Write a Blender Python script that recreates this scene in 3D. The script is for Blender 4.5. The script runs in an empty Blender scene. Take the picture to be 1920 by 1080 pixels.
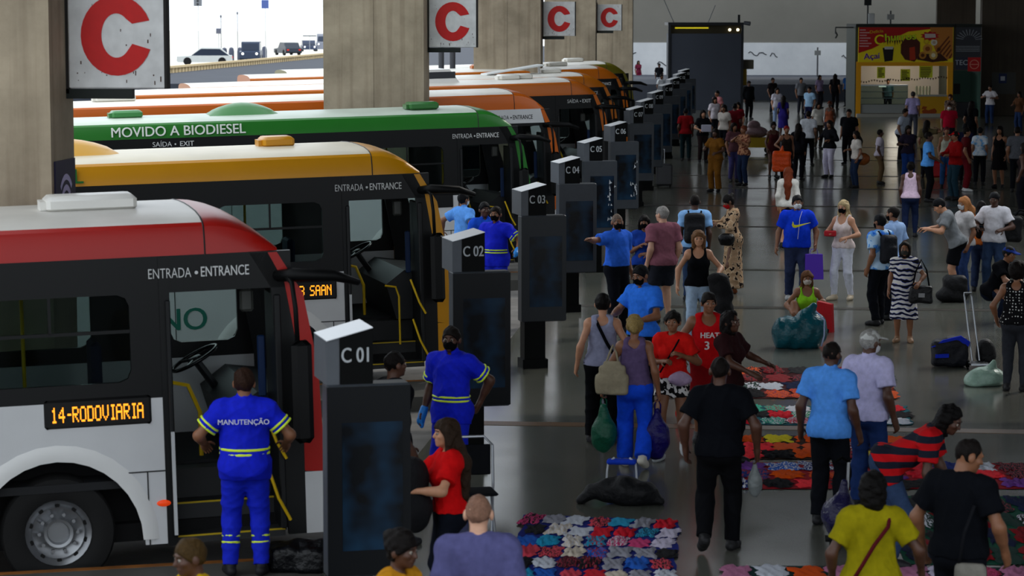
import bpy, math, random
import numpy as np
from mathutils import Vector, Matrix

random.seed(7)
C = bpy.context.scene.collection
PI = math.pi
# ------------------------------------------------------------------ camera
FPX = 4800.0                     # focal length in pixels of the 1920x1080 frame
CAMZ = 4.75                      # camera height above the platform
HORY, VPX = 25.0, 1445.0         # horizon row, vanishing column of the platform axis (+Y)
PITCH = math.atan((540.0 - HORY) / FPX)
YAW = math.atan((VPX - 960.0) * math.cos(PITCH) / FPX)
cam_d = bpy.data.cameras.new('camera'); cam = bpy.data.objects.new('camera', cam_d); C.objects.link(cam)
cam.location = (0, 0, CAMZ)
cam.rotation_euler = (PI / 2 - PITCH, 0, YAW)
cam_d.sensor_width = 36.0; cam_d.lens = FPX / 1920.0 * 36.0
cam_d.clip_start = 0.5; cam_d.clip_end = 2000
cam_d.dof.use_dof = True; cam_d.dof.focus_distance = 41.0; cam_d.dof.aperture_fstop = 4.5
sc = bpy.context.scene
sc.camera = cam
# ------------------------------------------------------------------ light
w = bpy.data.worlds.new('sky'); sc.world = w; w.use_nodes = True
bg = w.node_tree.nodes['Background']
bg.inputs[0].default_value = (0.86, 0.93, 1.0, 1); bg.inputs[1].default_value = 1.75
sun_d = bpy.data.lights.new('sun', 'SUN'); sun_d.energy = 1.2; sun_d.angle = 0.01; sun_d.color = (1, .95, .86)
sun = bpy.data.objects.new('sun', sun_d); C.objects.link(sun)
sun.rotation_euler = (math.radians(-40), math.radians(33), 0)
sc.view_settings.view_transform = 'Standard'; sc.view_settings.look = 'None'
sc.view_settings.gamma = 1.0; sc.view_settings.use_curve_mapping = False
sc.view_settings.exposure = 0.0
sc.cycles.max_bounces = 6; sc.cycles.diffuse_bounces = 3; sc.cycles.glossy_bounces = 3
sc.cycles.transparent_max_bounces = 12; sc.cycles.caustics_reflective = False; sc.cycles.caustics_refractive = False
sc.cycles.use_denoising = True

_R = cam.rotation_euler.to_matrix()
def ray(px, py):
    return _R @ Vector(((px - 960) / FPX, (540 - py) / FPX, -1.0))
def G(px, py, z=0.0):            # world point at height z seen at that place of the photograph
    d = ray(px, py); t = (z - CAMZ) / d.z
    return Vector((d.x * t, d.y * t, z))
def GS(px, s, z=0.0):            # point at height z whose scale is s pixels per metre
    d = ray(px, HORY); t = FPX / s
    return Vector((d.x * t, d.y * t, z))
def AX(x, s):                    # point on the line x = const whose scale is s
    yc = FPX / s
    # depth along camera axis (horizontal) : y cos + (-x) sin ~ yc
    y = (yc / math.cos(PITCH) * 0 + yc + x * math.sin(YAW)) / math.cos(YAW)
    return Vector((x, y, 0))

# ------------------------------------------------------------------ materials
MATS = {}
def lin(c):
    return c / 12.92 if c <= .04045 else ((c + .055) / 1.055) ** 2.4
def rgb(h):
    if isinstance(h, (tuple, list)): return tuple(h[:3]) + (1,)
    h = h.lstrip('#'); return tuple(lin(int(h[i:i + 2], 16) / 255) for i in (0, 2, 4)) + (1,)
def nodes(m):
    m.use_nodes = True; nt = m.node_tree; return nt, nt.nodes, nt.links, nt.nodes['Principled BSDF']
def mat(col, rough=.6, metal=0.0, noise=0.0, nscale=8.0, bump=0.0, emit=0.0, spec=.25, coat=0, name=None, bscale=None):
    key = (str(col), rough, metal, noise, nscale, bump, emit, spec, coat, bscale)
    if key in MATS: return MATS[key]
    m = bpy.data.materials.new(name or 'mat'); nt, N, L, b = nodes(m)
    c = rgb(col)
    b.inputs['Base Color'].default_value = c; b.inputs['Roughness'].default_value = rough
    b.inputs['Metallic'].default_value = metal; b.inputs['Specular IOR Level'].default_value = spec
    if coat: b.inputs['Coat Weight'].default_value = coat; b.inputs['Coat Roughness'].default_value = .08
    if emit: b.inputs['Emission Color'].default_value = c; b.inputs['Emission Strength'].default_value = emit
    if noise or bump:
        tc = N.new('ShaderNodeTexCoord'); nz = N.new('ShaderNodeTexNoise'); nz.inputs['Scale'].default_value = nscale
        nz.inputs['Detail'].default_value = 6; L.new(tc.outputs['Object'], nz.inputs['Vector'])
        if noise:
            r = N.new('ShaderNodeValToRGB'); r.color_ramp.elements[0].position = .3; r.color_ramp.elements[1].position = .7
            r.color_ramp.elements[0].color = tuple(x * (1 - noise) for x in c[:3]) + (1,)
            r.color_ramp.elements[1].color = tuple(min(1, x * (1 + noise)) for x in c[:3]) + (1,)
            L.new(nz.outputs['Fac'], r.inputs['Fac']); L.new(r.outputs['Color'], b.inputs['Base Color'])
        if bump:
            if bscale:
                nz = N.new('ShaderNodeTexNoise'); nz.inputs['Scale'].default_value = bscale; nz.inputs['Detail'].default_value = 5
                L.new(tc.outputs['Object'], nz.inputs['Vector'])
            bp = N.new('ShaderNodeBump'); bp.inputs['Strength'].default_value = bump; bp.inputs['Distance'].default_value = .05
            L.new(nz.outputs['Fac'], bp.inputs['Height']); L.new(bp.outputs['Normal'], b.inputs['Normal'])
    MATS[key] = m; return m
def fab(col): return mat(col, rough=.9, noise=.12, nscale=22, spec=.06, bump=.10, bscale=16)
def paint(col): return mat(col, rough=.34, spec=.25, coat=.06, noise=.03, nscale=3)
def plast(col, r=.45): return mat(col, rough=r)
def glow(col, e): return mat(col, rough=.6, emit=e)
def glass(tint=.35, gl=.10, col=None):
    key = ('glass', tint, gl, col)
    if key in MATS: return MATS[key]
    m = bpy.data.materials.new('glass'); nt, N, L, b = nodes(m); N.remove(b); out = N['Material Output']
    t = N.new('ShaderNodeBsdfTransparent'); c = rgb(col) if col else (1, 1, 1, 1)
    t.inputs[0].default_value = (c[0] * tint, c[1] * tint, c[2] * tint, 1)
    g = N.new('ShaderNodeBsdfGlossy'); g.inputs['Roughness'].default_value = .04
    fr = N.new('ShaderNodeLayerWeight'); fr.inputs[0].default_value = gl
    mx = N.new('ShaderNodeMixShader'); L.new(fr.outputs['Fresnel'], mx.inputs[0])
    L.new(t.outputs[0], mx.inputs[1]); L.new(g.outputs[0], mx.inputs[2]); L.new(mx.outputs[0], out.inputs[0])
    MATS[key] = m; return m
def pattern(kind, cols, scale=10.0, thr=.5, rough=.85):
    key = ('pat', kind, tuple(cols), scale, thr)
    if key in MATS: return MATS[key]
    m = bpy.data.materials.new(kind + '_fabric'); nt, N, L, b = nodes(m); b.inputs['Roughness'].default_value = rough; b.inputs['Specular IOR Level'].default_value = .1
    tc = N.new('ShaderNodeTexCoord'); r = N.new('ShaderNodeValToRGB'); r.color_ramp.interpolation = 'CONSTANT'
    e = r.color_ramp.elements
    while len(e) < len(cols): e.new(.5)
    for i, c in enumerate(cols):
        e[i].color = rgb(c)
    if kind == 'stripe':
        wv = N.new('ShaderNodeTexWave'); wv.bands_direction = 'Z'; wv.inputs['Scale'].default_value = scale
        wv.inputs['Distortion'].default_value = thr; wv.inputs['Detail Scale'].default_value = 1.0
        L.new(tc.outputs['Object'], wv.inputs['Vector']); src = wv.outputs['Fac']
        for i in range(len(cols)): e[i].position = i / len(cols)
    elif kind == 'dots':
        v = N.new('ShaderNodeTexVoronoi'); v.inputs['Scale'].default_value = scale; v.inputs['Randomness'].default_value = .25
        L.new(tc.outputs['Object'], v.inputs['Vector']); src = v.outputs['Distance']
        e[0].position = 0; e[1].position = thr
    else:
        nz = N.new('ShaderNodeTexNoise'); nz.inputs['Scale'].default_value = scale; nz.inputs['Detail'].default_value = 2
        L.new(tc.outputs['Object'], nz.inputs['Vector']); src = nz.outputs['Fac']
        for i in range(len(cols)): e[i].position = 0 if i == 0 else thr + (i - 1) * .08
    L.new(src, r.inputs['Fac']); L.new(r.outputs['Color'], b.inputs['Base Color'])
    MATS[key] = m; return m

# ------------------------------------------------------------------ mesh helpers
class MB:
    """collects shapes, links them as ONE mesh object"""
    def __init__(s): s.v = []; s.f = []; s.mi = []; s.cur = 0; s.M = None
    def add(s, vs, fs, M=None):
        o = len(s.v); M = M or s.M
        for p in vs: s.v.append(tuple(M @ Vector(p)) if M else tuple(p))
        for f in fs: s.f.append([i + o for i in f]); s.mi.append(s.cur)
        return s
    def box(s, x0, x1, y0, y1, z0, z1, M=None):
        vs = [(x, y, z) for x in (x0, x1) for y in (y0, y1) for z in (z0, z1)]
        return s.add(vs, [(0, 1, 3, 2), (4, 6, 7, 5), (0, 4, 5, 1), (2, 3, 7, 6), (0, 2, 6, 4), (1, 5, 7, 3)], M)
    def rbox(s, x0, x1, y0, y1, z0, z1, b=.02, M=None):     # box with chamfered vertical+horizontal edges
        vs = []; rings = [(b, z0), (0, z0 + b), (0, z1 - b), (b, z1)]
        for ins, z in rings:
            a0, a1, c0, c1 = x0 + ins, x1 - ins, y0 + ins, y1 - ins
            vs += [(a0 + b, c0, z), (a1 - b, c0, z), (a1, c0 + b, z), (a1, c1 - b, z), (a1 - b, c1, z), (a0 + b, c1, z), (a0, c1 - b, z), (a0, c0 + b, z)]
        fs = [tuple(range(7, -1, -1)), tuple(range(24, 32))]
        for r in range(3):
            for i in range(8): j = (i + 1) % 8; fs.append((r * 8 + i, r * 8 + j, r * 8 + 8 + j, r * 8 + 8 + i))
        return s.add(vs, fs, M)
    def prism(s, pts, d0, d1, axis='y', M=None):             # 2D outline extruded; pts (a,b) -> (x,z) for axis y
        n = len(pts)
        def P(a, b, d): return {'y': (a, d, b), 'z': (a, b, d), 'x': (d, a, b)}[axis]
        vs = [P(a, b, d0) for a, b in pts] + [P(a, b, d1) for a, b in pts]
        fs = [tuple(range(n)), tuple(range(2 * n - 1, n - 1, -1))] + [(i + n, (i + 1) % n + n, (i + 1) % n, i) for i in range(n)]
        return s.add(vs, fs, M)
    def cyl(s, p0, p1, r0, r1=None, n=12, caps=True, M=None):
        r1 = r0 if r1 is None else r1
        p0, p1 = Vector(p0), Vector(p1); d = (p1 - p0).normalized()
        a = d.orthogonal().normalized(); b = d.cross(a)
        vs = []
        for p, r in ((p0, r0), (p1, r1)):
            for i in range(n): t = 2 * PI * i / n; vs.append(p + (a * math.cos(t) + b * math.sin(t)) * r)
        fs = [(i, (i + 1) % n, (i + 1) % n + n, i + n) for i in range(n)]
        if caps: fs += [tuple(range(n - 1, -1, -1)), tuple(range(n, 2 * n))]
        return s.add(vs, fs, M)
    def tube(s, pts, r, n=8, closed=False, M=None):
        pts = [Vector(p) for p in pts]; m = len(pts); vs = []; prev = None
        for i, p in enumerate(pts):
            q0 = pts[i - 1] if (i or closed) else p; q1 = pts[(i + 1) % m] if (i < m - 1 or closed) else p
            d = (q1 - q0).normalized()
            a = d.orthogonal().normalized() if prev is None else (prev - d * prev.dot(d)).normalized()
            prev = a; b = d.cross(a); rr = r[i] if isinstance(r, (list, tuple)) else r
            for k in range(n): t = 2 * PI * k / n; vs.append(p + (a * math.cos(t) + b * math.sin(t)) * rr)
        fs = []
        for i in range(m if closed else m - 1):
            i2 = (i + 1) % m
            for k in range(n): k2 = (k + 1) % n; fs.append((i * n + k, i * n + k2, i2 * n + k2, i2 * n + k))
        if not closed: fs += [tuple(range(n - 1, -1, -1)), tuple(range((m - 1) * n, m * n))]
        return s.add(vs, fs, M)
    def lathe(s, prof, n=24, axis='z', M=None):              # prof [(r,h)]
        vs = []
        for r, h in prof:
            for i in range(n):
                t = 2 * PI * i / n; a, b = r * math.cos(t), r * math.sin(t)
                vs.append((a, b, h) if axis == 'z' else (a, h, b))
        fs = []
        for j in range(len(prof) - 1):
            for i in range(n): i2 = (i + 1) % n; fs.append((j * n + i, j * n + i2, j * n + n + i2, j * n + n + i))
        return s.add(vs, fs, M)
    def ball(s, c, r, n=12, M=None):
        rx, ry, rz = r if isinstance(r, (list, tuple)) else (r, r, r); vs = []; fs = []
        for j in range(n + 1):
            th = PI * j / n
            for i in range(n): t = 2 * PI * i / n; vs.append((c[0] + rx * math.sin(th) * math.cos(t), c[1] + ry * math.sin(th) * math.sin(t), c[2] + rz * math.cos(th)))
        for j in range(n):
            for i in range(n): i2 = (i + 1) % n; fs.append((j * n + i, j * n + i2, j * n + n + i2, j * n + n + i))
        return s.add(vs, fs, M)
    def grid(s, rows, M=None, close=False):                  # rows of points -> quads
        n = len(rows[0]); vs = [p for r in rows for p in r]; fs = []
        for j in range(len(rows) - 1):
            for i in range(n if close else n - 1): i2 = (i + 1) % n; fs.append((j * n + i, j * n + i2, j * n + n + i2, j * n + n + i))
        return s.add(vs, fs, M)
    def build(s, name, m, parent=None, smooth=False, loc=None, rot=None):
        me = bpy.data.meshes.new(name); me.from_pydata([tuple(p) for p in s.v], [], s.f)
        for x in (m if isinstance(m, (list, tuple)) else [m]): me.materials.append(x)
        if any(s.mi): me.polygons.foreach_set('material_index', s.mi)
        me.update()
        if smooth:
            me.polygons.foreach_set('use_smooth', [True] * len(me.polygons))
            if smooth != 'all' and hasattr(me, 'set_sharp_from_angle'): me.set_sharp_from_angle(angle=math.radians(40))
        o = bpy.data.objects.new(name, me); C.objects.link(o)
        if parent: o.parent = parent
        if loc is not None: o.location = loc
        if rot is not None: o.rotation_euler = rot
        return o
def tag(o, label, cat, group=None):
    o['label'] = label; o['category'] = cat
    if group: o['group'] = group
    return o
def empty(name, loc, rz=0, ry=0):
    o = bpy.data.objects.new(name, None); C.objects.link(o); o.empty_display_size = .2
    o.location = loc; o.rotation_euler = (0, ry, rz); return o
def struct(o, label=None):
    o['kind'] = 'structure'
    if label: o['label'] = label; o['category'] = 'structure'
    return o
def text_mb(txt, size, M, ext=.004, bold=0.0, mb=None, sx=1.0, align='CENTER'):
    cu = bpy.data.curves.new('t', 'FONT'); cu.body = txt; cu.size = size; cu.extrude = ext; cu.offset = min(bold, 0) * size
    cu.align_x = align; cu.align_y = 'CENTER'; cu.resolution_u = 4
    o = bpy.data.objects.new('t', cu); C.objects.link(o)
    dg = bpy.context.evaluated_depsgraph_get(); me = o.evaluated_get(dg).to_mesh()
    mb = mb or MB(); S = Matrix.Diagonal((sx, 1, 1, 1))
    for i_, dx in enumerate([0] if bold <= 0 else [-.45 * bold * size, .45 * bold * size]):      # heavier strokes: two offset strikes
        mb.add([Vector((v.co.x + dx, v.co.y + (.25 * dx), v.co.z + i_ * .0004)) for v in me.vertices], [list(p.vertices) for p in me.polygons], M @ S)
    o.evaluated_get(dg).to_mesh_clear(); bpy.data.objects.remove(o); bpy.data.curves.remove(cu)
    return mb
def bullet(mb, M, x, size):
    mb.add([(x + size * .12 * math.cos(2 * PI * i / 10), size * .12 * math.sin(2 * PI * i / 10), .004) for i in range(10)], [tuple(range(10))], M)
def plane_M(origin, xdir, up=(0, 0, 1)):                    # local x -> xdir, local y -> up, z -> out of the face
    x = Vector(xdir).normalized(); u = Vector(up); n = x.cross(u).normalized(); u = n.cross(x)
    M = Matrix((x, u, n)).transposed().to_4x4(); M.translation = Vector(origin); return M
# ------------------------------------------------------------------ sculpting field (one continuous surface per call)
class Field:
    def __init__(s, lo, hi, h):
        s.h = h; s.lo = np.array(lo, np.float32); n = np.ceil((np.array(hi) - s.lo) / h).astype(int) + 1
        s.n = n; s.F = np.full(n, 1.0, np.float32)
        s.ax = [s.lo[i] + h * np.arange(n[i], dtype=np.float32) for i in range(3)]
    def sub(s, lo, hi):
        i0 = np.clip(np.floor((np.array(lo) - s.lo) / s.h).astype(int), 0, s.n); i1 = np.clip(np.ceil((np.array(hi) - s.lo) / s.h).astype(int) + 1, 0, s.n)
        if (i1 <= i0).any(): return None
        sl = tuple(slice(a, b) for a, b in zip(i0, i1))
        return sl, s.ax[0][sl[0]][:, None, None], s.ax[1][sl[1]][None, :, None], s.ax[2][sl[2]][None, None, :]
    def mix(s, sl, d, k, op):
        f = s.F[sl]
        if op == 'sub':
            d = -d; h = np.maximum(k - np.abs(f - d), 0) / k; s.F[sl] = np.maximum(f, d) + h * h * k / 4
        else:
            h = np.maximum(k - np.abs(f - d), 0) / k; s.F[sl] = np.minimum(f, d) - h * h * k / 4
    def cone(s, a, b, ra, rb, k=.03, flat=None, fk=1.0, cap=False, capa=False, op='add'):
        a = np.array(a, np.float32); b = np.array(b, np.float32); m = (max(ra, rb)) / min(1, fk) + k + 2 * s.h
        g = s.sub(np.minimum(a, b) - m, np.maximum(a, b) + m)
        if g is None: return s
        sl, X, Y, Z = g; q = [X - a[0], Y - a[1], Z - a[2]]; ba = b - a
        L2 = float(ba @ ba) + 1e-9
        t = (q[0] * ba[0] + q[1] * ba[1] + q[2] * ba[2]) / L2; tc = np.clip(t, 0, 1)
        r = [q[i] - tc * ba[i] for i in range(3)]
        if flat is not None:
            fl = np.array(flat, np.float32); fl = fl / np.linalg.norm(fl)
            dn = (r[0] * fl[0] + r[1] * fl[1] + r[2] * fl[2]) * (fk - 1); r = [r[i] + dn * fl[i] for i in range(3)]
        d = np.sqrt(r[0] ** 2 + r[1] ** 2 + r[2] ** 2) - (ra + (rb - ra) * tc)
        if fk > 1: d = d / (1 + (fk - 1) * .5)
        L = math.sqrt(L2)
        if cap: d = np.maximum(d, (t - 1) * L)
        if capa: d = np.maximum(d, -t * L)
        s.mix(sl, d, k, op); return s
    def ell(s, c, r, R=None, k=.03, op='add'):
        c = np.array(c, np.float32); r = np.array(r, np.float32); m = r.max() + k + 2 * s.h
        g = s.sub(c - m, c + m)
        if g is None: return s
        sl, X, Y, Z = g; q = [X - c[0], Y - c[1], Z - c[2]]
        if R is not None: q = [q[0] * R[0, i] + q[1] * R[1, i] + q[2] * R[2, i] for i in range(3)]
        k0 = np.sqrt(sum((q[i] / r[i]) ** 2 for i in range(3))); k1 = np.sqrt(sum((q[i] / r[i] ** 2) ** 2 for i in range(3))) + 1e-6
        s.mix(sl, k0 * (k0 - 1) / k1, k, op); return s
    def rbox(s, c, half, rad, R=None, k=.02):
        c = np.array(c, np.float32); half = np.array(half, np.float32); m = float(np.linalg.norm(half)) + k + 2 * s.h
        g = s.sub(c - m, c + m)
        if g is None: return s
        sl, X, Y, Z = g; q = [X - c[0], Y - c[1], Z - c[2]]
        if R is not None: q = [q[0] * R[0, i] + q[1] * R[1, i] + q[2] * R[2, i] for i in range(3)]
        q = [np.abs(q[i]) - half[i] + rad for i in range(3)]
        d = np.sqrt(sum(np.maximum(x, 0) ** 2 for x in q)) + np.minimum(np.maximum(np.maximum(q[0], q[1]), q[2]), 0) - rad
        s.mix(sl, d, k, 'add'); return s
    def cut(s, p, n):                     # remove the side the normal points to
        n = np.array(n, np.float32); n = n / np.linalg.norm(n)
        d = (s.ax[0][:, None, None] - p[0]) * n[0] + (s.ax[1][None, :, None] - p[1]) * n[1] + (s.ax[2][None, None, :] - p[2]) * n[2]
        s.F = np.maximum(s.F, d); return s
    def noise(s, amp, fr, seed=0):
        rs = np.random.RandomState(seed); X, Y, Z = s.ax[0][:, None, None], s.ax[1][None, :, None], s.ax[2][None, None, :]
        tot = 0
        for i in range(4):
            v = rs.randn(3); v = v / np.linalg.norm(v) * fr * (1 + .5 * i)
            tot = tot + np.sin(X * v[0] + Y * v[1] + Z * v[2] + rs.rand() * 6.28) / (1 + .4 * i)
        s.F = s.F + (amp * tot).astype(np.float32); return s
    def folds(s, amp, fr, seed=0, zs=.55, zmax=None):      # creases that only push outwards
        rs = np.random.RandomState(seed + 77); X, Y, Z = s.ax[0][:, None, None], s.ax[1][None, :, None], s.ax[2][None, None, :]
        tot = 0
        for i in range(3):
            v = rs.randn(3); v[2] *= zs; v = v / np.linalg.norm(v) * fr * (1 + .6 * i)
            w_ = 1.2 * np.sin(X * v[1] * .35 + Y * v[2] * .4 + Z * v[0] * .35 + rs.rand() * 6)
            tot = tot + (1 - np.abs(np.sin(X * v[0] + Y * v[1] + Z * v[2] + w_ + rs.rand() * 6.28))) ** 2 / (1 + .5 * i)
        if zmax is not None: tot = tot * np.clip((zmax - Z) / .12, 0, 1)
        s.F = s.F - (amp * tot).astype(np.float32); return s
    def mesh(s, scale=1.0):
        F = s.F; h = s.h; sg = F < 0
        c = [(0, 0, 0), (1, 0, 0), (0, 1, 0), (1, 1, 0), (0, 0, 1), (1, 0, 1), (0, 1, 1), (1, 1, 1)]
        n = np.array(F.shape) - 1
        def cs(A, o): return A[o[0]:o[0] + n[0], o[1]:o[1] + n[1], o[2]:o[2] + n[2]]
        cnt = sum(cs(sg, o).astype(np.int8) for o in c); act = (cnt > 0) & (cnt < 8)
        ijk = np.argwhere(act)
        if len(ijk) == 0: return np.zeros((0, 3), np.float32), np.zeros((0, 4), np.int32)
        vid = np.full(n, -1, np.int32); vid[act] = np.arange(len(ijk))
        V = np.stack([F[ijk[:, 0] + o[0], ijk[:, 1] + o[1], ijk[:, 2] + o[2]] for o in c], 1)
        acc = np.zeros((len(ijk), 3), np.float32); wt = np.zeros(len(ijk), np.float32); co = np.array(c, np.float32)
        for a, b in ((0, 1), (2, 3), (4, 5), (6, 7), (0, 2), (1, 3), (4, 6), (5, 7), (0, 4), (1, 5), (2, 6), (3, 7)):
            va, vb = V[:, a], V[:, b]; cr = (va < 0) != (vb < 0)
            t = np.where(cr, va / np.where(cr, va - vb, 1), 0)
            acc += (co[a] + t[:, None] * (co[b] - co[a])) * cr[:, None]; wt += cr
        P = (ijk + acc / wt[:, None]) * h + s.lo
        Q = []
        for ax in range(3):
            o = [slice(None)] * 3; p = [slice(None)] * 3; o[ax] = slice(0, -1); p[ax] = slice(1, None)
            A, B = sg[tuple(o)], sg[tuple(p)]; e = np.argwhere(A != B)
            u, w_ = [(1, 2), (2, 0), (0, 1)][ax]
            ok = (e[:, u] > 0) & (e[:, w_] > 0) & (e[:, u] < n[u]) & (e[:, w_] < n[w_]); e = e[ok]
            flip = A[e[:, 0], e[:, 1], e[:, 2]]
            ids = []
            for du, dw in ((1, 1), (0, 1), (0, 0), (1, 0)):
                q = e.copy(); q[:, u] -= du; q[:, w_] -= dw; ids.append(vid[q[:, 0], q[:, 1], q[:, 2]])
            q4 = np.stack(ids, 1); q4[~flip] = q4[~flip][:, ::-1]; Q.append(q4)
        Q = np.concatenate(Q); return (P * scale).astype(np.float32), Q.astype(np.int32)
def np_mesh(name, P, Q, mats, parent=None, extra=None, loc=None, rot=None, mi=None):
    if extra is not None and len(extra.v):
        ev = np.array(extra.v, np.float32); eq = np.array(extra.f, np.int32) + len(P)
        P = np.concatenate([P, ev]); Q = np.concatenate([Q, eq])
    me = bpy.data.meshes.new(name); me.vertices.add(len(P)); me.vertices.foreach_set('co', P.ravel())
    me.loops.add(len(Q) * 4); me.loops.foreach_set('vertex_index', Q.ravel())
    me.polygons.add(len(Q)); me.polygons.foreach_set('loop_start', np.arange(len(Q), dtype=np.int32) * 4)
    me.polygons.foreach_set('use_smooth', np.ones(len(Q), bool))
    for m in (mats if isinstance(mats, (list, tuple)) else [mats]): me.materials.append(m)
    me.update(calc_edges=True); me.validate()
    o = bpy.data.objects.new(name, me); C.objects.link(o)
    if parent: o.parent = parent
    if loc is not None: o.location = loc
    if rot is not None: o.rotation_euler = rot
    return o
# ------------------------------------------------------------------ people
def _v(*a): return np.array(a, float)
def _n(a): return a / (np.linalg.norm(a) + 1e-9)
def rotx(a): c, s_ = math.cos(a), math.sin(a); return np.array([[1, 0, 0], [0, c, -s_], [0, s_, c]])
def rotz(a): c, s_ = math.cos(a), math.sin(a); return np.array([[c, -s_, 0], [s_, c, 0], [0, 0, 1]])
def roty(a): c, s_ = math.cos(a), math.sin(a); return np.array([[c, 0, s_], [0, 1, 0], [-s_, 0, c]])
def ik(S, T, l1, l2, pole):
    d = T - S; L = np.linalg.norm(d); L2 = min(L, (l1 + l2) * .998); u = d / (L + 1e-9)
    T = S + u * L2; a = (l1 * l1 - l2 * l2 + L2 * L2) / (2 * L2); hgt = math.sqrt(max(l1 * l1 - a * a, 0))
    p = pole - u * (pole @ u); p = _n(p)
    return S + u * a + p * hgt, T
SKIN = {'d': '#4a2d1f', 'm': '#80543a', 'b': '#63402c', 'l': '#b98566', 'p': '#c99a80'}
PEOPLE = {}
def qtube(mb, pts, rad, n=6):
    m = MB(); m.tube(pts, rad, n)
    fs = m.f[:-2]; k = len(pts)
    for o, fl in ((0, True), ((k - 1) * n, False)):
        for q in ((0, 1, 2, 3), (0, 3, 4, 5)):
            q = [o + i for i in q]; fs.append(q[::-1] if fl else q)
    mb.add(m.v, fs)
def person(label, pos, h=1.72, face=0, skin='m', fem=0, b=1.0, hair=('short', '#15100d'), top=('tee', '#888888'), bot=('pants', '#1a1c22'),
           shoes='#17171a', mask=None, R=(.06, .04, -.5), L=(.06, .04, -.5), step=(.0, .0), lean=0, side=0, twist=0, head=(0, 0), pz=None,
           stance=.11, bands=None, cap=None, gloves=None, vox=None, dress=None, curl=.45, feet=None, hems=None, knees=None, extra=None,
           lift=(0, 0), group=None, kind='person', belt=None, sunk=0, splay=.25, backtext=None):
    """pos: ground point; face: 0 towards the viewer, 90 picture right, 180 away; R/L: hand target (out, forward, up) from the shoulder"""
    pos = Vector(pos); dist = max(6.0, pos.y); s_px = FPX / dist; k = h / 1.75
    vox = (vox or min(max(1.75 / s_px, .0095), .026)) / k
    base = math.atan2(-pos.x, pos.y); phi = base - math.radians(180 - face)
    near = s_px > 95
    # --- joints (metres for a 1.75 m adult)
    pz0 = .95 if pz is None else pz / k
    pel = _v(0, 0, pz0); T = rotz(-math.radians(twist)) @ roty(math.radians(side)) @ rotx(-math.radians(lean))
    if step[0] or step[1]: pel[2] -= .6 * max(abs(step[0]), abs(step[1])) ** 2
    def tp(x, y, z): return pel + T @ _v(x, y, z - .95)
    sw = (.172, .150)[fem] * (1 + (b - 1) * .45)
    nb = tp(0, -.012, 1.455); Hm = rotz(-math.radians(head[0])) @ rotx(-math.radians(head[1] + lean * .35))
    nt = nb + (T * .5 + Hm * .5) @ _v(0, .018, .085); hc = nt + Hm @ _v(0, .012, .098)
    hp = lambda x, y, z: hc + Hm @ _v(x, y, z)
    arms = {}
    for sd, tg in ((1, R), (-1, L)):
        S = tp(sd * sw, -.005, 1.405); tgt = S + T_yaw(T) @ _v(sd * tg[0], tg[1], tg[2]) if True else None
        E, W = ik(S, tgt, .285, .255, T_yaw(T) @ _v(sd * .75, -.7, -.35) if tg[2] > -.49 else T_yaw(T) @ _v(sd * .3, -1, 0))
        arms[sd] = (S, E, W)
    legs = {}
    for i, sd in ((0, 1), (1, -1)):
        Hj = pel + rotz(-math.radians(twist) * .5) @ _v(sd * .09, 0, -.02)
        if feet: a = _v(*feet[i])
        else: a = _v(sd * stance, step[i], .085 + lift[i])
        kp = _v(sd * .12, 1, 0) if not knees else _v(*knees[i])
        K, A = ik(Hj, a, .435, .425, kp)
        legs[sd] = (Hj, K, A)
    pts = [hp(0, 0, .14), nb] + [p for s_ in arms.values() for p in s_] + [p for s_ in legs.values() for p in s_] + [pel]
    pts = np.array(pts); lo = pts.min(0) - .33; hi = pts.max(0) + .33; lo[2] = -.03; hi[2] = max(hp(0, 0, .0)[2] + .24, hi[2] - .22)
    F0 = lambda: Field(lo, hi, vox)
    fw = (1.0, .9)[fem]; hipw = (.098, .112)[fem] * (1 + (b - 1) * .7); fwdT = T @ _v(0, 1, 0)
    def torso(F, i=0.0, chest=True, kk=.05, sh=1.0, low=True):
        if low: F.cone(tp(-.075, -.01, .945), tp(.075, -.01, .945), hipw + i, hipw + i, k=kk, flat=fwdT, fk=1.0)
        F.cone(tp(0, .0 + .03 * (b - 1), .99), tp(0, .012 + .06 * (b - 1), 1.12), .136 * b + i, (.138, .118)[fem] * b + i, k=kk, flat=fwdT, fk=1.28 - .25 * (b - 1))
        if chest:
            F.cone(tp(0, .01, 1.13), tp(0, .006, 1.315), (.136, .118)[fem] * b + i, (.152, .132)[fem] * (b * .6 + .4) + i, k=kk, flat=fwdT, fk=1.38 - .2 * (b - 1))
            F.cone(tp(-sw * .82 * sh, -.01, 1.405), tp(sw * .82 * sh, -.01, 1.405), .062 + i, .062 + i, k=.06)
            F.cone(tp(-.05, -.02, 1.43), tp(.05, -.02, 1.43), .06 + i * .8, .06 + i * .8, k=.05)
            if fem:
                for sd in (1, -1): F.ell(tp(sd * .065, .085, 1.27), (.062 + i, .055 + i, .06 + i), k=.05)
        if low:
            for sd in (1, -1): F.ell(tp(sd * .062, -.075, .93), _v(.085, .075, .09) + i, k=.06)
        return F
    def arm(F, sd, i=0.0, t0=1.0, t1=1.0, fore=True, flare=0.0):
        S, E, W = arms[sd]; F.ell(S, _v(.06, .06, .062) * (.55 + .45 * b) + i, k=.05)
        r0, r1 = .051 * (.5 + .5 * b) * fw, .041 * fw
        e = S + (E - S) * t0
        F.cone(S, e, r0 + i, r0 + (r1 - r0) * t0 + i + flare, k=.03, cap=t0 < 1)
        if t0 >= 1 and t1 > 0:
            e = E + (W - E) * t1
            F.cone(E, e, .042 * fw + i, (.042 - .013 * t1) * fw + i, k=.03, cap=t1 < 1)
            if not i: F.cone(E + (W - E) * .12, E + (W - E) * .5, .046 * fw, .036 * fw, k=.03)
        return F
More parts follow.
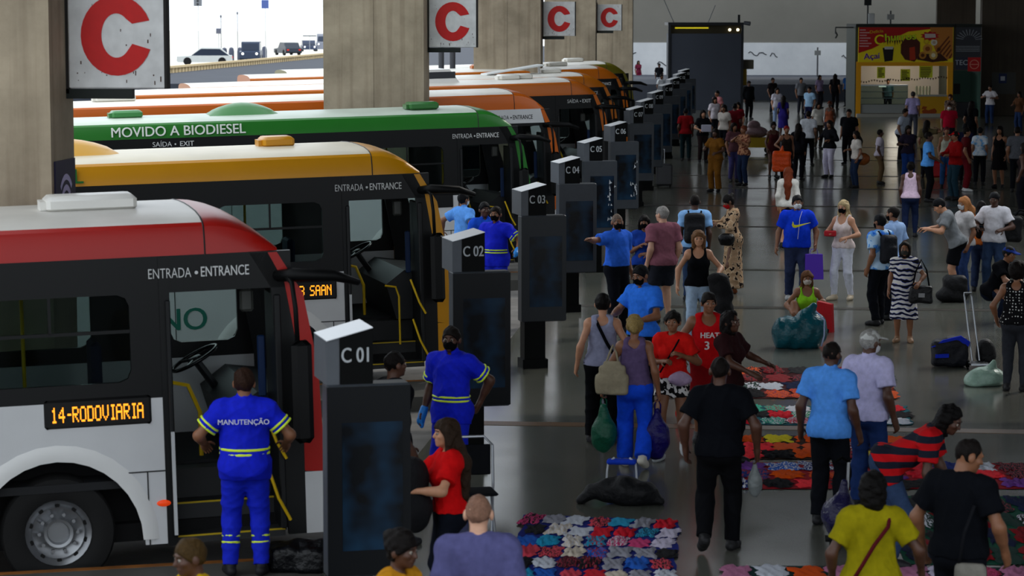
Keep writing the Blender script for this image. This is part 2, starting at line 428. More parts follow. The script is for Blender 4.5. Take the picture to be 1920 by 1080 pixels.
    def leg(F, sd, i=0.0, t0=1.0, t1=1.0, flare=0.0):
        Hj, K, A = legs[sd]; g = (.5 + .5 * b)
        e = Hj + (K - Hj) * t0
        F.cone(Hj, e, .089 * g + i, (.089 - .031 * t0) * g + i + (flare if t0 < 1 else 0), k=.05, cap=t0 < 1)
        if t0 >= 1 and t1 > 0:
            e = K + (A - K) * t1
            F.cone(K, e, .056 + i, .056 - .019 * t1 + i + flare, k=.03, cap=t1 < 1)
            bk = _n(np.cross(np.cross(A - K, K - Hj + _v(0, .05, 0)), A - K)); bk = -bk if bk[1] > 0 else bk
            F.cone(K + (A - K) * .18 + bk * .012, K + (A - K) * .55 + bk * .004, .055 + i, .042 + i, k=.04)
        return F
    def foot(F, sd, i=0.0):
        Hj, K, A = legs[sd]; idx = 0 if sd == 1 else 1
        fp = min(max((A[2] - .085) * 5.0, 0), 1.0); fd = _v(sd * math.sin(splay), math.cos(splay), 0); up = _v(0, 0, 1)
        f = fd * math.cos(fp) - up * math.sin(fp); u = up * math.cos(fp) + fd * math.sin(fp); q = lambda a, c_: A + f * a + u * c_
        F.cone(q(-.04, -.046), q(.11, -.053), .036 + i, .037 + i, k=.02)
        F.cone(q(.11, -.053), q(.165, -.057), .037 + i, .028 + i, k=.02)
        F.cone(q(0, .01), q(.03, -.04), .036 + i, .036 + i, k=.03)
        return F
    # --- body
    F = F0(); torso(F)
    fx = MB()
    F.cone(nb, hp(0, -.02, -.05), (.056, .047)[fem] * (.7 + .3 * b), (.054, .046)[fem], k=.03)
    F.ell(hp(0, -.012, .018), (.076, .094, .094), Hm, k=.02)
    F.ell(hp(0, .03, -.05), (.058, .062, .066), Hm, k=.03)
    if near:
        F.ell(hp(0, .07, -.092), (.024, .02, .02), k=.02)
        F.cone(hp(0, .086, .01), hp(0, .104, -.026), .009, .015, k=.014)
        F.cone(hp(-.034, .078, .026), hp(.034, .078, .026), .013, .013, k=.014)
        for sd in (1, -1): F.ell(hp(sd * .032, .1, .004), (.016, .02, .011), k=.012, op='sub'); F.ell(hp(sd * .045, .062, -.022), (.022, .024, .02), k=.02)
        F.cone(hp(-.02, .086, -.06), hp(.02, .086, -.06), .009, .009, k=.01)
    else: F.cone(hp(0, .086, .01), hp(0, .104, -.026), .011, .017, k=.014)
    for sd in (1, -1): F.ell(hp(sd * .083, -.012, -.012), (.015, .027, .036), Hm, k=.01)
    palms = {}
    for sd in (1, -1):
        S, E, W = arms[sd]; arm(F, sd)
        d = _n(W - E); nrm = T_yaw(T) @ _v(-sd, 0, 0)
        if abs(d[2]) < .75: nrm = nrm * .6 + _v(0, 0, -.8)
        nrm = _n(nrm - d * (nrm @ d)); wd = np.cross(d, nrm); fwd_ = T_yaw(T) @ _v(0, 1, .3)
        if wd @ fwd_ < 0: wd = -wd
        F.cone(W, W + d * .03, .029 * fw, .034 * fw, k=.02, flat=nrm, fk=1.3)
        F.cone(W + d * .025, W + d * .085, .038 * fw, .042 * fw, k=.02, flat=nrm, fk=1.75)
        palms[sd] = (W, d, nrm, wd)
        c = curl if not isinstance(curl, (list, tuple)) else curl[0 if sd == 1 else 1]
        for j, (off, ln) in enumerate(((.031, .072), (.0105, .08), (-.0105, .075), (-.031, .058))):
            p = W + d * .085 + wd * off * fw; q = [p - d * .02]; a_ = c * (.5 + .06 * j)
            q.append(p)
            for seg in (.42, .32, .26):
                p = p + (d * math.cos(a_) + nrm * math.sin(a_)) * ln * seg; q.append(p); a_ += c * .9
            qtube(fx, q, [.0095, .0098, .009, .0082, .0066])
        p = W + d * .022 + wd * .03; q = [p - wd * .015]
        for dr, ln in ((d * .5 + wd * .75 + nrm * .25, .032), (d * .8 + wd * .4 + nrm * .4, .03), (d * .9 + wd * .1 + nrm * .5, .024)):
            q.append(p); p = p + _n(dr) * ln
        q.append(p); qtube(fx, q, [.012, .0125, .011, .0098, .0075])
        leg(F, sd); foot(F, sd)
    F.cut((0, 0, .0), (0, 0, -1))
    P, Q = F.mesh(k)
    fx.v = [tuple(np.array(p) * k) for p in fx.v]
    skm = mat(SKIN.get(skin, skin), rough=.5, noise=.06, nscale=20, spec=.4)
    o = np_mesh(kind, P, Q, skm, extra=fx, loc=(pos.x, pos.y, pos.z - sunk), rot=(0, 0, phi))
    tag(o, label, 'person', group)
    def part(name, F, m, lab=None):
        P, Q = F.mesh(k)
        if len(P) == 0: return None
        c = np_mesh(name, P, Q, m, parent=o)
        if lab: c['label'] = lab
        return c
    seed = len(PEOPLE)
    # --- clothes
    def upper(kind, col, F=None, i=.024):
        F = F0()
        m = col if not isinstance(col, str) else fab(col)
        if kind in ('tank', 'vest'):
            torso(F, i, sh=.78, low=True); F.cut(tp(0, 0, hems[0] if hems else .93), T @ _v(0, 0, -1))
            F.ell(tp(0, .1, 1.47), (.10, .12, .13 if fem else .11), k=.02, op='sub'); F.ell(tp(0, -.13, 1.5), (.09, .1, .12), k=.02, op='sub')
            for sd in (1, -1): F.ell(tp(sd * (sw + .012), 0, 1.42), (.062, .13, .115), k=.02, op='sub')
        else:
            torso(F, i)
            if kind != 'tucked':
                for sd in (1, -1): leg(F, sd, i, .36)
            F.cut(tp(0, 0, hems[0] if hems else (1.0 if kind == 'tucked' else .9)), T @ _v(0, 0, -1))
            for sd in (1, -1):
                if kind == 'long': arm(F, sd, i, 1, .97)
                elif kind == 'roll': arm(F, sd, i, 1, .35)
                else: arm(F, sd, i + .003, .66, flare=.014)
            F.cone(nb + Hm @ _v(0, .02, .04), nb + Hm @ _v(0, .05, .2), .056, .08, k=.015, op='sub')
            if kind in ('polo', 'tucked', 'coverall', 'long') and near:
                G_ = F0(); G_.cone(nb + _v(0, -.005, .0), nb + (nt - nb) * .62, .074, .064, k=.02); G_.cone(nb - (nt - nb) * 1, nt + (nt - nb) * .6, .057, .05, k=.005, op='sub')
                G_.ell(nb + T @ _v(0, .08, .03), (.025, .06, .08), k=.01, op='sub'); F.F = np.minimum(F.F, G_.F)
        F.folds(.009 if near else .006, 17, seed)
        return F, m
    if top:
        F, m = upper(top[0], top[1]); part({'tank': 'tank_top', 'vest': 'tank_top', 'long': 'jacket', 'roll': 'shirt', 'coverall': 'uniform_shirt'}.get(top[0], 'shirt'), F, m)
    if dress:       # (kind, material/colour, hem z, hem radius)
        F = F0(); i = .016
        if dress[0] != 'skirt':
            torso(F, i, sh=.8 if dress[0] == 'strap' else 1.0)
            if dress[0] == 'strap':
                F.ell(tp(0, .1, 1.47), (.10, .12, .12), k=.02, op='sub'); F.ell(tp(0, -.13, 1.5), (.09, .1, .12), k=.02, op='sub')
                for sd in (1, -1): F.ell(tp(sd * (sw + .012), 0, 1.42), (.062, .13, .115), k=.02, op='sub')
            else:
                for sd in (1, -1): arm(F, sd, i, .6 if dress[0] == 'sleeve' else 1, .95, flare=.01)
                F.cone(nb + Hm @ _v(0, .02, .04), nb + Hm @ _v(0, .05, .2), .06, .08, k=.015, op='sub')
        hz = dress[2]
        F.cone(tp(0, -.01, 1.0), _v(pel[0], pel[1], hz), hipw + .045, dress[3], k=.05, flat=(0, 1, 0), fk=1.2, cap=True)
        if dress[0] == 'skirt': F.cut(tp(0, 0, 1.04), T @ _v(0, 0, 1))
        F.folds(.012, 16, seed + 3, .3)
        part('skirt' if dress[0] == 'skirt' else 'dress', F, dress[1] if not isinstance(dress[1], str) else fab(dress[1]))
    if bot:
        F = F0(); m = bot[1] if not isinstance(bot[1], str) else fab(bot[1]); sh = bot[0]
        ti = {'tight': .010, 'pants': .014, 'loose': .022, 'shorts': .018, 'short': .014}[sh]
        F.cone(tp(-.075, -.01, .945), tp(.075, -.01, .945), hipw + ti, hipw + ti, k=.05)
        F.cone(tp(0, .0, .95), tp(0, .005, 1.05), .136 * b + ti, .134 * b + ti, k=.04, flat=fwdT, fk=1.28 - .25 * (b - 1))
        for sd in (1, -1):
            F.ell(tp(sd * .062, -.075, .93), _v(.085, .075, .09) + ti, k=.06)
            if sh in ('shorts', 'short'): leg(F, sd, ti, .82 if sh == 'shorts' else .42, 0, flare=.02)
            else: leg(F, sd, ti, 1, .985, flare={'tight': 0, 'pants': .012, 'loose': .03}[sh])
        F.cut(tp(0, 0, 1.05), T @ _v(0, 0, 1)); F.folds(.008 if near else .004, 19, seed + 1, .9, zmax=pel[2] - .12); F.cut((0, 0, .012), (0, 0, -1))
        part('shorts' if sh in ('shorts', 'short') else 'trousers', F, m)
    if bands:       # reflective bands on waist, sleeves and shins
        yl, gr = mat('#d8f23a', rough=.4, emit=0), mat('#aab4b8', rough=.35)
        for z0 in (1.085, 1.045):
            F = F0(); torso(F, .034, chest=False, low=False); F.cone(tp(0, .01, 1.05), tp(0, .006, 1.2), .136 * b + .034, .14 * b + .034, k=.05, flat=fwdT, fk=1.33 - .25 * (b - 1))
            F.cut(tp(0, 0, z0 - .011), T @ _v(0, 0, -1)); F.cut(tp(0, 0, z0 + .011), T @ _v(0, 0, 1)); part('reflective_band', F, yl, 'yellow reflective waist band')
        for sd in (1, -1):
            S, E, W = arms[sd]; Hj, K, A = legs[sd]
            for t in (.52, .66):
                F = F0(); F.cone(S + (E - S) * (t - .035), S + (E - S) * (t + .035), .051 * (.5 + .5 * b) + .043, .05 * (.5 + .5 * b) + .045, k=.01, cap=True, capa=True); part('reflective_band', F, yl)
            for t in (.42, .55):
                F = F0(); F.cone(K + (A - K) * (t - .025), K + (A - K) * (t + .025), .080, .078, k=.01, cap=True, capa=True); part('reflective_band', F, yl)
    if belt:
        F = F0(); F.cone(tp(0, .0, .95), tp(0, .005, 1.05), .136 * b + .036, .134 * b + .036, k=.04, flat=fwdT, fk=1.28 - .25 * (b - 1)); F.cone(tp(-.075, -.01, .945), tp(.075, -.01, .945), hipw + .034, hipw + .034, k=.05)
        F.cut(tp(0, 0, belt[1] - .022), T @ _v(0, 0, -1)); F.cut(tp(0, 0, belt[1] + .022), T @ _v(0, 0, 1)); part('belt', F, fab(belt[0]))
    if shoes:
        for sd in (1, -1):
            if legs[sd][2][2] < -.2: continue
            F = F0(); foot(F, sd, .009); Hj, K, A = legs[sd]; F.cone(A, A + _v(0, 0, .02), .044, .046, k=.02, cap=True); F.cut((0, 0, .0), (0, 0, -1)); part('shoe', F, mat(shoes, rough=.6))
    # --- head
    if hair and hair[0] != 'bald':
        kind_, hcol = hair[0], hair[1]; F = F0(); t = {'buzz': .005, 'short': .014, 'afro': .05}.get(kind_, .02)
        F.ell(hp(0, -.014, .022), _v(.076, .094, .094) + t, Hm, k=.01)
        nz = _n(Hm @ _v(0, .69, -.72)); F.cut(hp(0, 0, -.034 if kind_ in ('buzz', 'short') else -.04), nz)
        if kind_ in ('long', 'verylong', 'half'):
            ln = {'half': .2, 'long': .32, 'verylong': .5}[kind_]; dn = T @ _v(0, 0, -1)
            F.cone(hp(0, -.045, -.0), hp(0, -.06, -.04) + dn * ln * .45 + T @ _v(0, -.09, 0), .088, .085, k=.03, flat=Hm @ _v(0, 1, 0), fk=1.3); F.cone(hp(0, -.06, -.04) + dn * ln * .45 + T @ _v(0, -.09, 0), hp(0, -.06, -.04) + dn * ln + T @ _v(0, -.10, 0), .085, .055, k=.03, flat=Hm @ _v(0, 1, 0), fk=1.3)
            for sd in (1, -1): F.cone(hp(sd * .07, -.01, .02), hp(sd * .085, .0, -.06) + dn * min(ln, .25) * .8, .034, .026, k=.03)
        if kind_ == 'pony': F.cone(hp(0, -.1, .04), hp(0, -.15, -.02), .03, .04, k=.03); F.cone(hp(0, -.15, -.02), hp(0, -.15, -.05) + T @ _v(0, -.03, -.36), .042, .02, k=.03)
        if kind_ == 'bun': F.ell(hp(0, -.1, .075), (.05, .05, .048), k=.02)
        if kind_ == 'lowbun': F.ell(hp(0, -.12, -.01), (.055, .05, .055), k=.02)
        if kind_ == 'bob': F.cone(hp(0, -.03, 0), hp(0, -.035, -.09), .1, .095, k=.03); F.ell(hp(0, .08, -.03), (.07, .09, .11), Hm, k=.02, op='sub')
        F.noise(.003 if kind_ in ('short', 'buzz') else .005, 60, seed)
        part('hair', F, mat(hcol, rough=.6, noise=.25, nscale=60, spec=.1, bump=.3, bscale=70))
    if cap:
        F = F0(); F.ell(hp(0, -.012, .03), (.09, .108, .096), Hm, k=.01); F.cut(hp(0, 0, .034), Hm @ _v(0, .08, -1))
        F.ell(hp(0, .13, .04), (.075, .085, .012), Hm @ rotx(-.15), k=.02); part('cap', F, fab(cap))
    if mask:
        F = F0(); F.ell(hp(0, .032, -.045), (.07, .076, .072), Hm, k=.01); F.cone(hp(0, .085, .0), hp(0, .108, -.026), .012, .02, k=.025)
        F.cut(hp(0, .02, 0), Hm @ _v(0, -1, 0)); F.cut(hp(0, .09, -.012), Hm @ _v(0, .25, 1)); part('face_mask', F, fab(mask))
    if near and abs(face + 0) <= 120:
        for sd in (1, -1):
            e = MB(); c = hp(sd * .032, .0775, .003) * k; e.ball(c, .0135 * k, 8); ey = e.build('eye', mat('#8f867c', rough=.4), o, smooth='all')
            q = MB(); q.ball(hp(sd * .032, .0885, .002) * k, [.0075 * k, .0045 * k, .0075 * k], 8); q.build('iris', mat('#1a0f0a', rough=.2), ey, smooth='all')
        bw = MB()
        for sd in (1, -1): bw.tube([hp(sd * .016, .092, .027) * k, hp(sd * .034, .09, .032) * k, hp(sd * .052, .074, .026) * k], .0042 * k, 5)
        bw.build('eyebrows', mat(hair[1] if hair else '#15100d', rough=.7), o)
    if gloves:
        for sd in (gloves[1] if len(gloves) > 1 else (1, -1)):
            W, d, nrm, wd = palms[sd]; F = F0(); F.cone(W - d * .03, W + d * .03, .04, .04, k=.02); F.cone(W + d * .02, W + d * .09, .046, .05, k=.02, flat=nrm, fk=1.4); F.cone(W + d * .09, W + d * .14 + nrm * .03, .042, .025, k=.02, flat=nrm, fk=1.3)
            part('glove', F, mat(gloves[0], rough=.4))
    M = Matrix.Translation((pos.x, pos.y, pos.z - sunk)) @ Matrix.Rotation(phi, 4, 'Z')
    wp = lambda p: M @ Vector([float(x) * k for x in p])
    info = dict(o=o, M=M, k=k, hand={1: wp(palms[1][0] + palms[1][1] * .09 + palms[1][2] * .02), -1: wp(palms[-1][0] + palms[-1][1] * .09 + palms[-1][2] * .02)}, tp=lambda x, y, z: wp(tp(x, y, z)),
                hp=lambda x, y, z: wp(hp(x, y, z)), phi=phi, ltp=lambda x, y, z: tp(x, y, z) * k, T=T, b=b, palms=palms, wp=wp)
    PEOPLE[label] = info
    return info
def T_yaw(T):       # only the yaw part of the torso rotation, so hand targets stay upright
    a = math.atan2(-T[0, 1], T[1, 1]) if abs(T[1, 1]) + abs(T[0, 1]) > 1e-6 else 0
    return rotz(a)
def PX(label, hx, hy, h, face, **kw):       # head top seen at (hx, hy)
    p = G(hx, hy, h if 'seen' not in kw else kw['seen']); kw.pop('seen', None); p.z = 0
    return person(label, p, h=h, face=face, **kw)
# ------------------------------------------------------------------ the place
SLOPE = 0.0225; KERBX = -3.75
HEAD = math.radians(90) - (math.radians(75) - YAW)       # bus heading measured from +X
def road_z(x): return -.18 + SLOPE * min(0, x + 4.0)
def floor_mat():
    m = bpy.data.materials.new('polished_concrete'); nt, N, L, b = nodes(m)
    tc = N.new('ShaderNodeTexCoord'); nz = N.new('ShaderNodeTexNoise'); nz.inputs['Scale'].default_value = .35; nz.inputs['Detail'].default_value = 8
    L.new(tc.outputs['Object'], nz.inputs['Vector'])
    r = N.new('ShaderNodeValToRGB'); r.color_ramp.elements[0].position = .35; r.color_ramp.elements[1].position = .7
    r.color_ramp.elements[0].color = rgb('#4d4f48'); r.color_ramp.elements[1].color = rgb('#605f58')
    L.new(nz.outputs['Fac'], r.inputs['Fac'])
    # slab panels 1.27 m wide by 7 m long: thin joints
    br = N.new('ShaderNodeTexBrick'); br.offset = 0.0; br.inputs['Scale'].default_value = 1.0
    br.inputs['Brick Width'].default_value = 6.2; br.inputs['Row Height'].default_value = 3.1; br.inputs['Mortar Size'].default_value = .035; br.inputs['Mortar Smooth'].default_value = .1
    br.inputs['Color1'].default_value = (1, 1, 1, 1); br.inputs['Color2'].default_value = (.86, .86, .84, 1); br.inputs['Mortar'].default_value = (.8, .8, .78, 1)
    mp = N.new('ShaderNodeMapping'); mp.inputs['Location'].default_value = (1.5, 1.6, 0); L.new(tc.outputs['Object'], mp.inputs['Vector']); L.new(mp.outputs['Vector'], br.inputs['Vector'])
    mx = N.new('ShaderNodeMix'); mx.data_type = 'RGBA'; mx.blend_type = 'MULTIPLY'; mx.inputs[0].default_value = 1
    L.new(r.outputs['Color'], mx.inputs[6]); L.new(br.outputs['Color'], mx.inputs[7]); L.new(mx.outputs[2], b.inputs['Base Color'])
    n2 = N.new('ShaderNodeTexNoise'); n2.inputs['Scale'].default_value = 1.2; n2.inputs['Detail'].default_value = 6; L.new(tc.outputs['Object'], n2.inputs['Vector'])
    mr = N.new('ShaderNodeMapRange'); mr.inputs[3].default_value = .14; mr.inputs[4].default_value = .22; L.new(n2.outputs['Fac'], mr.inputs[0]); L.new(mr.outputs[0], b.inputs['Roughness'])
    bp = N.new('ShaderNodeBump'); bp.inputs['Strength'].default_value = .012; bp.inputs['Distance'].default_value = .02; L.new(n2.outputs['Fac'], bp.inputs['Height']); L.new(bp.outputs['Normal'], b.inputs['Normal'])
    b.inputs['Specular IOR Level'].default_value = .4
    return m
def concrete(c1, c2, sc_=1.3, streak=True):
    m = bpy.data.materials.new('concrete'); nt, N, L, b = nodes(m); b.inputs['Roughness'].default_value = .8
    tc = N.new('ShaderNodeTexCoord'); nz = N.new('ShaderNodeTexNoise'); nz.inputs['Scale'].default_value = sc_; nz.inputs['Detail'].default_value = 10; nz.inputs['Roughness'].default_value = .65
    L.new(tc.outputs['Object'], nz.inputs['Vector'])
    r = N.new('ShaderNodeValToRGB'); r.color_ramp.elements[0].position = .32; r.color_ramp.elements[1].position = .72
    r.color_ramp.elements[0].color = rgb(c1); r.color_ramp.elements[1].color = rgb(c2); L.new(nz.outputs['Fac'], r.inputs['Fac'])
    col = r.outputs['Color']
    if streak:      # vertical board marks and water stains
        mp = N.new('ShaderNodeMapping'); mp.inputs['Scale'].default_value = (7, 7, .25); L.new(tc.outputs['Object'], mp.inputs['Vector'])
        n2 = N.new('ShaderNodeTexNoise'); n2.inputs['Scale'].default_value = 1.0; n2.inputs['Detail'].default_value = 4; L.new(mp.outputs['Vector'], n2.inputs['Vector'])
        r2 = N.new('ShaderNodeValToRGB'); r2.color_ramp.elements[0].position = .36; r2.color_ramp.elements[1].position = .5
        r2.color_ramp.elements[0].color = (.82, .80, .78, 1); r2.color_ramp.elements[1].color = (1, 1, 1, 1); L.new(n2.outputs['Fac'], r2.inputs['Fac'])
        mx = N.new('ShaderNodeMix'); mx.data_type = 'RGBA'; mx.blend_type = 'MULTIPLY'; mx.inputs[0].default_value = 1
        L.new(col, mx.inputs[6]); L.new(r2.outputs['Color'], mx.inputs[7]); col = mx.outputs[2]
    L.new(col, b.inputs['Base Color'])
    bp = N.new('ShaderNodeBump'); bp.inputs['Strength'].default_value = .25; bp.inputs['Distance'].default_value = .03; L.new(nz.outputs['Fac'], bp.inputs['Height']); L.new(bp.outputs['Normal'], b.inputs['Normal'])
    return m
FLOORM = floor_mat()
m = MB(); m.box(KERBX, 42, -6, 176, -.6, 0); struct(m.build('floor', FLOORM))
asph = mat('#6d6a66', rough=.85, noise=.25, nscale=3, bump=.2)
m = MB(); m.add([(KERBX, -30, road_z(KERBX)), (-4, -30, -.18), (-60, -30, road_z(-60)), (KERBX, 330, road_z(KERBX)), (-4, 330, -.18), (-60, 330, road_z(-60))], [(0, 3, 4, 1), (1, 4, 5, 2)])
struct(m.build('road', asph))
m = MB(); m.add([(-60, -60, road_z(-60)), (-60, 900, road_z(-60)), (-700, 900, -1.5), (-700, -60, -1.5)], [(0, 1, 2, 3)]); struct(m.build('ground', mat('#d6d2c8', rough=.9, noise=.05, nscale=.2)))
ceilm = concrete('#4d4a45', '#66625b', .8, False)
m = MB(); m.box(-6.6, 42, 12, 38, 8.0, 8.6); m.box(-6.6, 42, 53, 162, 8.0, 8.6); m.box(-6.6, -1.5, 38, 53, 8.0, 8.6); m.box(14, 42, 38, 53, 8.0, 8.6)      # unseen slab; opening added to let sky light onto the mid platform
for i in range(10): m.box(-6.6, 42, 58 + i * 10, 58.5 + i * 10, 7.4, 8.1)
struct(m.build('ceiling', ceilm))
# back wall, grey above, whitewashed band below
WY = 170.0
wallm = concrete('#69675f', '#7a776f', .12, False)
m = MB(); m.box(-12, 34, WY, WY + .5, -.6, 7.0); struct(m.build('wall_back', wallm))
bandm = concrete('#c4c7ca', '#dfe1e2', .3, False)
m = MB(); m.box(-12, 34, WY - .06, WY - .002, .35, 2.83); struct(m.build('trim_1', bandm))
m = MB(); m.box(-12, 34, WY - .5, WY - .07, 0, .34); struct(m.build('baseboard_back', mat('#75746c', rough=.8, noise=.15)))
m = MB(); m.box(33.5, 34, -6, 176, -.5, 4.6); struct(m.build('wall_right', concrete('#4a4640', '#5c574f', .6)))
m = MB(); m.box(3.0, 12, 148, 150.5, 0.0, .012); struct(m.build('trim_2', mat('#33322f', rough=.8)))
m = MB(); m.box(2.0, 10.5, 131.2, 131.8, 0.0, .02); struct(m.build('trim_3', mat('#b9b6ae', rough=.8)))
for i_, (py, col_) in enumerate(((803, '#5a4026'), (578, '#38352f'), (507, '#38352f'), (426, '#38352f'), (387, '#38352f'), (354, '#38352f'), (330, '#38352f'), (300, '#38352f'), (276, '#38352f'))):
    y_ = G(1500, py).y; m = MB(); m.box(KERBX + .01, 33.4, y_ - .14, y_ + .14, .0, .004); struct(m.build('trim_%d' % (4 + i_), mat(col_, rough=.35, noise=.25, nscale=2)))
# columns with hanging C signs
colm = concrete('#857965', '#ab9d86', 1.1)
COLY = [AX(-6.85, s_).y for s_ in (195.6, 94.0, 62.3, 47.4, 37.4)]
wifi_sign = None
def big_c(M, r0, r1, th, mb):       # heavy letter C with cut terminals
    n = 28; a0, a1 = math.radians(22), math.radians(340); o = []; i_ = []
    for j in range(n + 1):
        a = a0 + (a1 - a0) * j / n; b_ = math.radians(38) + math.radians(290) * j / n
        o.append((.355 * math.cos(a), .39 * math.sin(a), 0)); i_.append((.15 * math.cos(b_), .215 * math.sin(b_), 0))
    i_[0] = (.157, .115, 0); i_[-1] = (.157, -.08, 0)
    rows = [o, i_]; vs = o + i_ + [(x, y, th) for x, y, z in o] + [(x, y, th) for x, y, z in i_]; N_ = n + 1; fs = []
    for j in range(n):
        fs += [(2 * N_ + j, 3 * N_ + j, 3 * N_ + j + 1, 2 * N_ + j + 1), (j, 2 * N_ + j, 2 * N_ + j + 1, j + 1), (N_ + j, N_ + j + 1, 3 * N_ + j + 1, 3 * N_ + j)]
    fs += [(0, N_, 3 * N_, 2 * N_), (n, 2 * N_ + n, 3 * N_ + n, N_ + n)]
    mb.add(vs, fs, M)
signm = mat('#d2d3d2', rough=.5, noise=.12, nscale=6)
ordn = ['nearest', 'second', 'third', 'fourth', 'fifth']
for i, y in enumerate(COLY):
    m = MB(); m.box(-8.87, -6.85, y, y + .82, road_z(-8) - .3, 8.3)
    m.box(-7.93, -7.86, y - .012, y + .002, road_z(-8), 8)
    o = struct(m.build('column', colm)); o['label'] = 'wide concrete column, %s along the row between the buses' % ordn[i]; o['category'] = 'column'
    if i == 4: continue
    yy = y + .62; zb = 4.02 if i == 0 else 4.07
    t = empty('hanging_sign', (-6.85, yy, zb))
    tag(t, ['large white C sign above the red bus', 'white C sign above the front of the green bus', 'white C sign above the orange bus roofs', 'smallest white C sign, farthest down the row'][i], 'sign')
    m = MB(); m.rbox(.03, 1.0, -.06, .06, 0, 1.03, .012); m.build('panel', signm, t)
    m = MB(); m.box(.985, 1.012, -.07, .07, 0, 1.03); m.build('edge_frame', mat('#23211f', rough=.7), t); m = MB(); m.box(.0, .03, -.05, .05, -.05, 1.1); m.build('edge_frame', mat('#23211f', rough=.7), t)
    m = MB(); m.box(-.06, .66, -.05, .05, -.1, -.005); m.build('support_beam', mat('#1b211e', rough=.6), t)
    m = MB(); big_c(plane_M((.515, -.062, .515), (1, 0, 0)), .19, .355, .006, m); m.build('letter', mat('#c01513', rough=.45, noise=.06, nscale=9), t)
    m = MB(); rs = random.Random(i)
    for q in range(26):
        x, z = rs.uniform(.06, .96), rs.choice([rs.uniform(.02, .2), rs.uniform(.05, .98)]); w_ = rs.uniform(.004, .012); m.box(x, x + w_, -.0635, -.0605, z, z + w_ * rs.uniform(1, 5))
    m.build('rust_marks', mat('#4a3428', rough=.9), t)
# wifi sign on the side of the nearest column
y = COLY[0]; t = empty('wifi_sign', (-6.85, y + .08, 2.45)); tag(t, 'dark purple wifi sign on the side of the nearest column', 'sign')
m = MB(); m.box(.002, .02, .0, .7, 0, .88); m.build('panel', mat('#1c1836', rough=.5), t)
m = MB()
for r in (.09, .17, .25):
    for j in range(10):
        a = math.radians(45 + 9 * j); a2 = math.radians(45 + 9 * (j + 1)); P_ = lambda rr, aa: (.024, .35 + rr * math.cos(aa), .36 + rr * math.sin(aa) * 1.3)
        m.add([P_(r, a), P_(r + .045, a), P_(r + .045, a2), P_(r, a2)], [(0, 1, 2, 3)])
m.box(.02, .024, .32, .38, .22, .4); m.build('wifi_symbol', mat('#b9b2d8', rough=.5), t)
# ------------------------------------------------------------------ bay islands
FRONT = {}
def bay_island(front, nm_i):
    o = empty('platform_island', (front.x, front.y, 0), HEAD); o['kind'] = 'structure'
    m = MB(); m.box(-5.2, -.1, -1.55, -.22, -.55, -.004); struct(m.build('island_slab', mat('#4b4a46', rough=.6, noise=.2, nscale=2), o))
    m = MB(); m.box(-5.2, .0, -.22, -.12, -.55, .0); struct(m.build('island_kerb', mat('#7a4a1c', rough=.7, noise=.3, nscale=4), o))
# ------------------------------------------------------------------ buses
DOT = {'1': '0010011000010000100001000010001110', '0': '01110100011001110101110011000101110', '4': '00010001100101010010111110001000010', '3': '11110000010000101110000010000111110',
 'R': '11110100011000111110101001001010001', 'O': '01110100011000110001100011000101110', 'D': '11110100011000110001100011000111110', 'V': '10001100011000110001100010101000100',
 'I': '01110001000010000100001000010001110', 'A': '01110100011000111111100011000110001', 'S': '01111100001000001110000010000111110', 'N': '10001110011010110011100011000110001', '-': '00000000000000001110000000000000000', ' ': '0' * 35, 'B': '11110100011000111110100011000111110'}
DOT['1'] = '00100011000010000100001000010001110'
def led_mb(txt, M, hgt, mb):
    u = hgt / 7.0; x = 0
    for ch in txt:
        g = DOT[ch]
        for r in range(7):
            for c in range(5):
                if g[r * 5 + c] == '1': mb.box(x + c * u * .8 - .002, x + (c + .86) * u * .8, (6 - r) * u, (6.9 - r) * u, 0, .004, M)
        x += (5 if ch in '-I ' else 6) * u * .8
    return x
BLK = lambda: mat('#060708', rough=.4, spec=.22)
